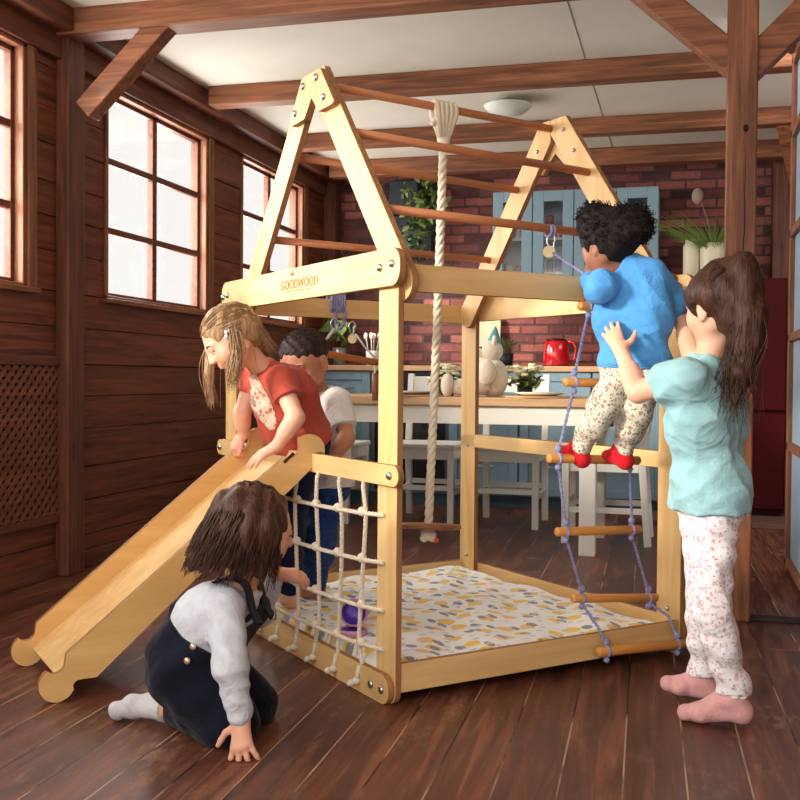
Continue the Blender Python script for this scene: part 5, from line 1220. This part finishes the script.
# ================================================================ kneeling girl in navy dungarees
def kid_kneeling():
    org = (-1.056, 2.130, -0.006); org = (org[0], org[1], 0.0)
    J = dict(hipR=(-1.074, 2.094, 0.156), hipL=(-1.098, 2.222, 0.133), knR=(-0.961, 2.093, 0.044), knL=(-0.978, 2.244, 0.039), anR=(-1.151, 2.157, 0.041), anL=(-1.171, 2.296, 0.019), toeR=(-1.288, 2.141, 0.022), toeL=(-1.292, 2.326, -0.006), soleR=(-0.3378, 0.6862, 0.4500), soleL=(-0.0771, 0.2899, 1.0000),
             shR=(-0.970, 2.070, 0.308), shL=(-0.984, 2.242, 0.299), elR=(-0.931, 2.018, 0.196), wrR=(-0.906, 2.020, 0.077), elL=(-0.998, 2.322, 0.238), wrL=(-0.943, 2.295, 0.339), headbase=(-0.956, 2.167, 0.370), bend=(-0.0193, -0.0051, 0.0150))
    t = thing('person', 'kneeling girl in navy dungarees and a light grey long-sleeved top with loose dark hair', 'person', org)
    hc = V3((-0.937, 2.162, 0.468)); f = cdir(.86, .42, -.22); M = frame(f, cdir(.1, 0, 1)); s = .186
    F = Field(*bounds(list(J.values()) + [hc + CU * .1, V3(J['wrR']) - CU * .08], .085), HB); body(F, J, sc=1); head(F, hc, M, s)
    hand(F, J['wrR'], cdir(.10, -.42, -.78), cdir(-.15, -.75, .5), .112, 1, curl=(.28, .25, .25, .28), spread=.30, thumb=.75)
    hand(F, J['wrL'], cdir(.85, .35, -.12), cdir(.1, -.5, .85), .105, -1, curl=(.35, .4, .45, .5), spread=.03, thumb=.3)
    F.cut((0, 0, .0005), (0, 0, -1)); V, Q = F.mesh(); bo = mesh_obj('body', V, Q, [SKIN_B], t, org); face_parts(bo, org, hc, M, s)
    GT = cloth('light_grey_jersey', (196, 200, 208)); F = Field(*bounds([J[q] for q in ('hipL', 'hipR', 'shL', 'shR', 'elL', 'wrL', 'elR', 'wrR')], .09), HC)
    hcn, sc_, u_, lat = torso(F, J, .009, k=.035)
    for sd, e in (('L', .86), ('R', .88)):
        a, b, c = V3(J['sh' + sd]), V3(J['el' + sd]), V3(J['wr' + sd]); F.cap(a, b, .043, .040, k=.02); F.cap(b, lerp(b, c, e), .039, .030, k=.014)
    nb = lerp(J['shL'], J['shR'], .5); F.cap(nb, lerp(nb, J['headbase'], .5), .048, .042, k=.03); F.cutball(lerp(nb, J['headbase'], .48), unit(V3(J['headbase']) - nb), J['headbase'], .078)
    F.folds(.0013, [((26, 20, 50), 1.), ((-22, 14, 66), .8), ((50, 30, 34), .6)], 21, crease=True)
    V, Q = F.mesh(); mesh_obj('long_sleeved_top', V, Q, [GT], t, org)
    NV = cloth('navy_denim', (16, 20, 34), bump=.3, bs=500); F = Field(*bounds([J[q] for q in ('hipL', 'hipR', 'knL', 'knR', 'anL', 'anR', 'shL', 'shR')], .11), HC)
    hcn, sc_, u_, lat = torso(F, J, .016, k=.035)
    for sd in 'LR':
        limb(F, J['hip' + sd], J['kn' + sd], lerp(J['an' + sd], J['kn' + sd], .10), (.066, .052, .038), k=.03, g=.003)
        a, b = V3(J['hip' + sd]), V3(J['kn' + sd]); F.cap(lerp(a, b, .3) - CU * .015, lerp(a, b, .7) - CU * .012, .066, .060, k=.03)
    F.cap(V3(J['hipL']) - CR * .012, V3(J['hipR']) - CR * .012, .074, k=.04)
    w = lerp(hcn, sc_, .54); fw = unit(np.cross(lat, u_)); fw = fw if fw @ f > 0 else -fw
    # bib: keep front chest, drop back and sides above the waist
    X, Y, Z = np.meshgrid(*[(F.lo[k] + F.h * np.arange(F.n[k])).astype(np.float32) for k in range(3)], indexing='ij', sparse=True)
    dw = (X - w[0]) * u_[0] + (Y - w[1]) * u_[1] + (Z - w[2]) * u_[2]; df = (X - w[0]) * fw[0] + (Y - w[1]) * fw[1] + (Z - w[2]) * fw[2]; dl = np.abs((X - w[0]) * lat[0] + (Y - w[1]) * lat[1] + (Z - w[2]) * lat[2])
    top = np.maximum(dw, 0 * dw); keep = np.minimum(np.minimum(df - .02, .085 - dl), .10 - dw); F.d = np.maximum(F.d, np.clip(np.minimum(dw, -keep), -.05, .05)).astype(np.float32)
    F.folds(.0028, [((36, 20, 50), 1.), ((-32, 24, 66), .8)], 22); F.cut((0, 0, .002), (0, 0, -1))
    for sd in 'LR': a = V3(J['an' + sd]); d = unit(V3(J['kn' + sd]) - a); F.cutball(a + d * .018, -d, a - d * .01, .06)
    V, Q = F.mesh(); dg = mesh_obj('dungarees', V, Q, [NV], t, org)
    for sg, sd in ((1, 'L'), (-1, 'R')):
        sh = V3(J['sh' + sd]) - lat * sg * .045; bk = w - fw * .070 + lat * sg * .03 + u_ * -.01; fr = w + fw * .085 + lat * sg * .05 + u_ * .09
        pts = [bk, bk * .55 + sh * .45 - fw * .040, sh - fw * .050 + u_ * .026, sh + u_ * .056, sh + fw * .050 + u_ * .018, fr]
        P_ = [V3(p) for p in pts]; P_ = [2 * P_[0] - P_[1]] + P_ + [2 * P_[-1] - P_[-2]]; out = []
        for i in range(1, len(P_) - 2):
            for j in range(8):
                tt = j / 8; a, b, c, d = P_[i - 1:i + 3]; out.append(.5 * ((2 * b) + (-a + c) * tt + (2 * a - 5 * b + 4 * c - d) * tt * tt + (-a + 3 * b - 3 * c + d) * tt ** 3))
        vs = []; fs = []; n = len(out)
        for i, p in enumerate(out):
            tg = unit(out[min(i + 1, n - 1)] - out[max(i - 1, 0)]); nn = unit(np.cross(tg, lat)); l2 = unit(np.cross(nn, tg))
            for a, b in ((-.017, -.003), (.017, -.003), (.017, .003), (-.017, .003)): vs.append(p + l2 * a + nn * b - V3(org))
        for i in range(n - 1):
            for k in range(4): fs.append((i * 4 + k, i * 4 + (k + 1) % 4, (i + 1) * 4 + (k + 1) % 4, (i + 1) * 4 + k))
        m = MB(); m.add(vs, fs); m.build('strap', NV, dg)
    m = MB(); BT = plain('brass_button', (206, 184, 150), .35, metal=.6)
    for q in ((-1.020, 2.021, 0.226), (-1.027, 2.008, 0.198)): m.ball(V3(q) - V3(org), (.0075, .005, .0075), 12, 8)
    m.build('button', BT, dg)
    SK = cloth('pale_grey_knit', (196, 194, 196), bump=.5, bs=500)
    for sd in 'LR':
        a, b = V3(J['an' + sd]), V3(J['toe' + sd]); F = Field(*bounds([a, b, J['kn' + sd]], .06), .003); d = unit(V3(J['kn' + sd]) - a); F.cap(a, a + d * .04, .031, .031, k=.01); foot(F, a, b, J['sole' + sd], 1.0, .004); F.cut(a + d * (.002 if sd == 'R' else .02), d); F.cut((0, 0, .001), (0, 0, -1))
        V, Q = F.mesh(); mesh_obj('sock', V, Q, [SK], t, org)
    HM = hair_mat('dark_brown_hair', (26, 15, 11), (92, 56, 38)); P_ = lambda x, y, z: hc + M @ (V3((x, y, z)) * s)
    F = Field(*bounds([hc, (-1.033, 2.105, 0.332), (-0.881, 2.146, 0.333)], .12), .0035)
    F.ell(P_(0, -.10, .12), V3((.43, .48, .435)) * s, M, k=0)
    for x in (-1, 1):
        F.cap(P_(x * .35, .04, .05), P_(x * .37, .10, -.48), .11 * s, .06 * s, k=.03); F.cap(P_(x * .28, -.22, -.05), P_(x * .32, -.22, -.50), .17 * s, .10 * s, k=.04)
    F.cap(P_(0, -.34, .0), P_(0, -.46, -.46), .22 * s, .16 * s, k=.05); F.cap(P_(0, -.44, -.3), P_(-.05, -.66, -.50), .15 * s, .07 * s, k=.04)
    F.ell(P_(0, .50, -.06), V3((.30, .36, .36)) * s, M, k=.012, op='sub')
    F.folds(.0024, [((150, 60, 10), 1.), ((-90, 130, 20), .9)], 4, warp=1.4)
    ex = MB(); ax = P_(0, -.08, .12)
    for i in range(620):
        a = rnd.uniform(-math.pi, math.pi) ; e0 = rnd.uniform(.1, 1); 
        if abs(a) < .62: continue
        top_ = P_(rnd.uniform(-.12, .12), rnd.uniform(-.25, .04), .535)
        pts = [top_]; L_h = rnd.uniform(.58, .86)
        for j in range(1, 8):
            q = j / 7; el = .56 - q * 1.25 * (L_h + .15); rad = .44 * math.sin(min(1, q * 1.9) * math.pi / 2) + .02 + .06 * max(0, q - .5) * 2; wv = .030 * math.sin(q * 12 + i * .7) * q
            pts.append(P_(math.sin(a) * rad * .98 + wv, -.10 + math.cos(a) * rad * (1.08 if math.cos(a) < 0 else 1.0) - .14 * max(0, q - .4) * (math.cos(a) < .2) + wv, el))
        strand(ex, pts, .0022, .0006, 3, 3)
    V, Q = F.mesh(); mesh_obj('hair', V, Q, [HM], t, org, extra=ex)
kid_kneeling()

# ================================================================ girl in the coral t-shirt at the top of the slide
def kid_slide():
    org = (-1.181, 2.956, 0.093); org = (org[0], org[1], 0.088)
    J = dict(hipL=(-1.094, 2.917, 0.605), hipR=(-1.173, 3.020, 0.621), knL=(-1.167, 2.959, 0.387), knR=(-1.230, 3.067, 0.387), anL=(-1.190, 2.995, 0.141), anR=(-1.252, 3.082, 0.133), toeL=(-1.235, 2.952, 0.122), toeR=(-1.297, 3.049, 0.117),
             shL=(-1.120, 2.755, 0.803), shR=(-1.255, 2.895, 0.821), elL=(-1.057, 2.720, 0.699), wrL=(-1.104, 2.697, 0.618), elR=(-1.295, 2.884, 0.705), wrR=(-1.304, 2.913, 0.636), headbase=(-1.229, 2.777, 0.884), bend=(0.0142, 0.0245, 0.0300))
    t = thing('person', 'girl in a coral t-shirt with light brown pigtails leaning over the top of the slide', 'person', org)
    hc = V3((-1.265, 2.737, 0.923)); f = cdir(-.72, -.28, -.62); M = frame(f, cdir(-.42, -.05, 1)); s = .180
    F = Field(*bounds(list(J.values()) + [hc + CU * .1], .085), HB); body(F, J, sc=.95); head(F, hc, M, s)
    hand(F, J['wrL'], cdir(-.75, -.1, -.42), cdir(-.3, -.35, .85), .105, 1, curl=(.22, .2, .2, .25), spread=.16, thumb=.5)
    hand(F, J['wrR'], cdir(-.5, -.1, -.7), cdir(-.5, -.5, .6), .10, -1, curl=(1.1, 1.1, 1.1, 1.1), spread=.04, thumb=.3)
    V, Q = F.mesh(); bo = mesh_obj('body', V, Q, [SKIN_A], t, org); face_parts(bo, org, hc, M, s)
    m = MB(); P_ = lambda x, y, z: hc + M @ (V3((x, y, z)) * s)
    for x in (-.05, .05): m.ball(P_(x, .43, -.255) - V3(org), (.009, .004, .004), 10, 6)
    CO = cloth('coral_jersey', (176, 76, 60)); F = Field(*bounds([J[q] for q in ('hipL', 'hipR', 'shL', 'shR', 'elL', 'elR')], .11), HC)
    hcn, sc_, u_, lat = torso(F, J, .012, k=.035, sc=.95)
    hb = lerp(J['hipL'], J['hipR'], .5); F.cap(V3(J['hipL']) + CR * .01, V3(J['hipR']) + CR * .01, .078, k=.04); F.cap(lerp(hcn, sc_, .45) + lat * .03 - CU * .035, lerp(hcn, sc_, .45) - lat * .03 - CU * .035, .070, k=.05)
    F.cap(lerp(hcn, sc_, .7) + cdir(-.6, 0, -.8) * .03, lerp(hcn, sc_, .2) + cdir(-.5, 0, -.8) * .03, .062, .066, k=.04)
    for sd in 'LR':
        a, b = V3(J['sh' + sd]), V3(J['el' + sd]); F.cap(a, lerp(a, b, .62), .043, .046, k=.02); F.cutball(lerp(a, b, .52), unit(b - a), b, .075)
    nb = lerp(J['shL'], J['shR'], .5); F.cap(nb, lerp(nb, J['headbase'], .4), .048, .042, k=.03); F.cutball(lerp(nb, J['headbase'], .38), unit(V3(J['headbase']) - nb), J['headbase'], .078)
    F.folds(.0014, [((40, 30, 26), 1.), ((-32, 24, 40), .9)], 31, crease=True); F.cut(V3((-1.082, 2.920, 0.629)), unit(hcn - sc_) + CU * .1)
    V, Q = F.mesh(); ts = mesh_obj('t_shirt', V, Q, [CO], t, org)
    # printed motif on the chest: decal patches following the shirt surface
    Vw = V; fwd = -CF; 
    def patch(name, cpx, r, mat, stretch=(1, 1)):
        c = V3(cpx); d = Vw - c; e1 = unit(np.cross(fwd, u_)); m_ = ((d @ e1) / (r * stretch[0])) ** 2 + ((d @ u_) / (r * stretch[1])) ** 2 < 1
        front = ((d @ fwd) > -.16) & ((d @ fwd) < .035) & (((Vw - lerp(hcn, sc_, .5)) - np.outer((Vw - lerp(hcn, sc_, .5)) @ u_, u_)) @ fwd > .005); sel = m_ & front; fsel = sel[Q].all(1)
        if not fsel.any(): return
        q = Q[fsel]; ids = np.unique(q); mp_ = {a: i for i, a in enumerate(ids)}; cen = lerp(hcn, sc_, .6)
        nrm = Vw[ids] - cen; nrm -= np.outer(nrm @ u_, u_); nrm /= np.linalg.norm(nrm, axis=1)[:, None]
        mm = MB(); mm.add([tuple(p) for p in (Vw[ids] + nrm * .0018 - V3(org))], [tuple(mp_[a] for a in ff) for ff in q.tolist()], 0, True); mm.build(name, mat, ts)
    PR_ = print_cloth('printed_motif_cloth', (214, 186, 164), [((196, 96, 76), 50, .28), ((120, 136, 116), 60, .24)])
    patch('shirt_print', (-1.186, 2.758, 0.734), .090, PR_, (.38, 1.1)); patch('green_print', (-1.199, 2.754, 0.710), .013, plain('green_print', (26, 132, 100), .5), (1, 1.3))
    NV = cloth('navy_shorts_cloth', (28, 34, 66)); F = Field(*bounds([J[q] for q in ('hipL', 'hipR', 'knL', 'knR', 'anL', 'anR')], .10), .004)
    for sd in 'LR': limb(F, J['hip' + sd], J['kn' + sd], lerp(J['an' + sd], J['kn' + sd], .08), (.056, .044, .033), k=.02, g=.003)
    F.cap(J['hipL'], J['hipR'], .068, k=.03); F.folds(.002, [((30, 10, 90), 1.)], 8); V, Q = F.mesh(); mesh_obj('trousers', V, Q, [NV], t, org)
    HM = hair_mat('light_brown_hair', (112, 80, 56), (186, 150, 112), .4)
    F = Field(*bounds([hc, (-1.305, 2.654, 0.731)], .12), .0035); F.ell(P_(0, -.085, .135), V3((.415, .475, .415)) * s, M, k=0)
    F.ell(P_(0, -.28, -.1), V3((.30, .22, .26)) * s, M, k=.03); F.ell(P_(0, .50, -.06), V3((.30, .36, .36)) * s, M, k=.012, op='sub')
    for x in (-1, 1): F.cap(P_(x * .46, .12, -.34), P_(x * .46, .05, -.06), .10 * s, k=.008, op='sub')
    tails = [[P_(-.40, -.10, .10), (-1.357, 2.805, 0.885), (-1.361, 2.794, 0.816), (-1.352, 2.796, 0.736)], [P_(.42, -.02, .05), (-1.204, 2.639, 0.880), (-1.212, 2.637, 0.825), (-1.214, 2.636, 0.791)]]
    for tl, r0 in zip(tails, (.015, .007)):
        for k_, (a, b) in enumerate(zip(tl, tl[1:])): F.cap(a, b, r0 * (1, 1.1, .9)[k_], r0 * (1.1, .9, .4)[k_], k=.01)
    F.folds(.0013, [((150, 60, 10), 1.), ((-90, 130, 20), .9)], 4, warp=1.2)
    ex = MB()
    for tl in tails:
        for i in range(60):
            o = rnd.normal(size=3) * .008; pts = [V3(p) + o * (1, 1.2, 1.3, .8)[j] for j, p in enumerate(tl)]; pts[-1] = pts[-1] + V3((rnd.normal() * .006, 0, rnd.uniform(-.02, .01))); strand(ex, pts, .0014, .0005, 3, 5)
    cc = P_(0, -.085, .135)
    for i in range(260):
        a = rnd.uniform(-2.6, 2.6); e = rnd.uniform(-.5, .9); v = V3((math.sin(a) * math.cos(e) * .40, math.cos(a) * math.cos(e) * .46, math.sin(e) * .40)); 
        if v[1] > .2 and v[2] < .15: continue
        if v[2] < -.25: continue
        pts = []
        for j in range(5): w_ = V3((v[0] * (1 + .02 * j), v[1] - .09 * j, v[2] - .03 * j * (1 - .5 * e))); w_ = w_ / np.linalg.norm(w_ / V3((.415, .475, .415))) * (1.02 + .03 * rnd.random() * (i % 4 == 0)); pts.append(cc + M @ (w_ * s))
        strand(ex, pts, .0012, .0006, 3, 3)
    for i in range(46):
        st = P_(rnd.uniform(.1, .38), rnd.uniform(-.5, -.3), rnd.uniform(-.1, .3)); e = V3((-1.154, 2.777, 0.884)) + rnd.normal(size=3) * .014; strand(ex, [st, lerp(st, e, .5) + CU * rnd.uniform(0, .012), e], .0011, .0004, 3, 5)
    V, Q = F.mesh(); hr = mesh_obj('hair', V, Q, [HM], t, org, extra=ex)
    m = MB(); c = P_(.41, .06, .06) - V3(org)
    for k in range(5): a = k * 1.257; m.ball(c + M @ V3((.004, .010 * math.cos(a), .010 * math.sin(a))), .006, 8, 6)
    m.build('hair_clip', plain('white_clip', (240, 236, 240), .4), hr)
kid_slide()

# ================================================================ boy in the white polo shirt
def kid_boy():
    org = (-1.213, 3.216, 0.075); org = (org[0], org[1], 0.088)
    J = dict(hipL=(-1.115, 3.180, 0.483), hipR=(-1.211, 3.279, 0.485), knL=(-1.133, 3.145, 0.310), knR=(-1.239, 3.251, 0.297), anL=(-1.178, 3.205, 0.130), anR=(-1.269, 3.284, 0.123), toeL=(-1.219, 3.173, 0.104), toeR=(-1.303, 3.244, 0.105),
             shL=(-1.085, 3.157, 0.733), shR=(-1.236, 3.293, 0.735), elL=(-1.034, 3.109, 0.620), wrL=(-1.069, 3.048, 0.556), elR=(-1.269, 3.305, 0.614), wrR=(-1.282, 3.229, 0.551), headbase=(-1.175, 3.206, 0.797), bend=(0.0097, 0.0026, 0.0000))
    t = thing('person', 'boy in a white polo shirt and blue jeans standing inside the playhouse looking down', 'person', org)
    hc = V3((-1.200, 3.158, 0.862)); f = cdir(-.42, -.78, -.45); M = frame(f, cdir(-.18, -.2, 1)); s = .192
    F = Field(*bounds(list(J.values()) + [hc + CU * .1], .085), HB); body(F, J, sc=.95); head(F, hc, M, s)
    hand(F, J['wrL'], cdir(-.85, -.2, .1), cdir(-.2, -.5, .8), .10, 1, curl=(.5, .5, .5, .5), thumb=.4); hand(F, J['wrR'], cdir(-.7, -.2, -.3), cdir(-.2, -.2, .9), .10, -1, curl=(.5, .5, .5, .5), thumb=.4)
    V, Q = F.mesh(); bo = mesh_obj('body', V, Q, [SKIN_D], t, org); face_parts(bo, org, hc, M, s)
    WP = cloth('white_pique', (224, 220, 214)); F = Field(*bounds([J[q] for q in ('hipL', 'hipR', 'shL', 'shR', 'elL', 'elR')], .11), HC)
    hcn, sc_, u_, lat = torso(F, J, .014, k=.035, sc=.95); F.cap(V3(J['hipL']) - CU * .01, V3(J['hipR']) - CU * .01, .078, k=.04)
    for sd in 'LR':
        a, b = V3(J['sh' + sd]), V3(J['el' + sd]); F.cap(a, lerp(a, b, .80), .049, .047, k=.02); F.cutball(lerp(a, b, .72), unit(b - a), b, .06)
    nb = lerp(J['shL'], J['shR'], .5); F.cap(nb, lerp(nb, J['headbase'], .35), .048, .044, k=.03); F.cutball(lerp(nb, J['headbase'], .34), unit(V3(J['headbase']) - nb), J['headbase'], .078); F.cut(lerp(J['hipL'], J['hipR'], .5) - CU * .03, -CU)
    F.folds(.0013, [((30, 22, 26), 1.), ((-26, 14, 40), .8)], 41, crease=True); V, Q = F.mesh(); ps = mesh_obj('polo_shirt', V, Q, [WP], t, org)
    m = MB(); ring = []; ca = lerp(nb, J['headbase'], .34) - V3(org); n_ = unit(V3(J['headbase']) - nb)
    e1 = unit(np.cross(n_, lat)); e2 = np.cross(n_, e1)
    vs = []; fs = []
    for k in range(25):
        a = 2 * math.pi * k / 24; o = e1 * math.cos(a) + e2 * math.sin(a); vs += [ca + o * .040 + n_ * .018, ca + o * .050 + n_ * .014, ca + o * .064 - n_ * .014, ca + o * .060 - n_ * .018]
    for k in range(24):
        for j in range(4): fs.append((k * 4 + j, k * 4 + (j + 1) % 4, (k + 1) * 4 + (j + 1) % 4, (k + 1) * 4 + j))
    m.add(vs, fs, 0, True); m.build('collar', WP, ps)
    JN = cloth('blue_denim', (34, 62, 116), bump=.4, bs=400, var=.3); F = Field(*bounds([J[q] for q in ('hipL', 'hipR', 'knL', 'knR', 'anL', 'anR')], .10), .004)
    for sd in 'LR': limb(F, J['hip' + sd], J['kn' + sd], lerp(J['an' + sd], J['kn' + sd], .02), (.060, .048, .040), k=.02, g=.003)
    F.cap(J['hipL'], J['hipR'], .070, k=.03); F.folds(.0025, [((30, 10, 90), 1.), ((-30, 20, 70), .8)], 8); F.cut((0, 0, .092), -CU); V, Q = F.mesh(); mesh_obj('jeans', V, Q, [JN], t, org)
    HM = hair_mat('short_black_hair', (22, 15, 13), (54, 38, 30), .6); P_ = lambda x, y, z: hc + M @ (V3((x, y, z)) * s)
    F = Field(*bounds([hc], .14), .003); F.ell(P_(0, -.085, .145), V3((.40, .465, .40)) * s, M, k=0); F.ell(P_(0, .50, -.06), V3((.30, .36, .36)) * s, M, k=.012, op='sub'); F.cut(P_(0, -.3, -.16), M @ V3((0, .3, -1)))
    for x in (-1, 1): F.cap(P_(x * .46, .14, -.34), P_(x * .46, .04, -.04), .10 * s, k=.008, op='sub')
    F.folds(.0012, [((260, 90, 60), 1.), ((-190, 250, 90), .9)], 4, warp=2); V, Q = F.mesh(); ex = MB()
    for i in range(500):
        d = unit(rnd.normal(size=3)); 
        if d[2] < .1 or (d[1] > .55 and d[2] < .55): continue
        w_ = d / np.linalg.norm(d / V3((.40, .465, .40))); q = P_(0, -.085, .145) + M @ (w_ * s); v = M @ unit(d + V3((0, .5, 0)) + rnd.normal(size=3) * .2); strand(ex, [q, q + v * .005, q + v * .010], .0011, .0004, 3, 2)
    mesh_obj('hair', V, Q, [HM], t, org, extra=ex)
kid_boy()
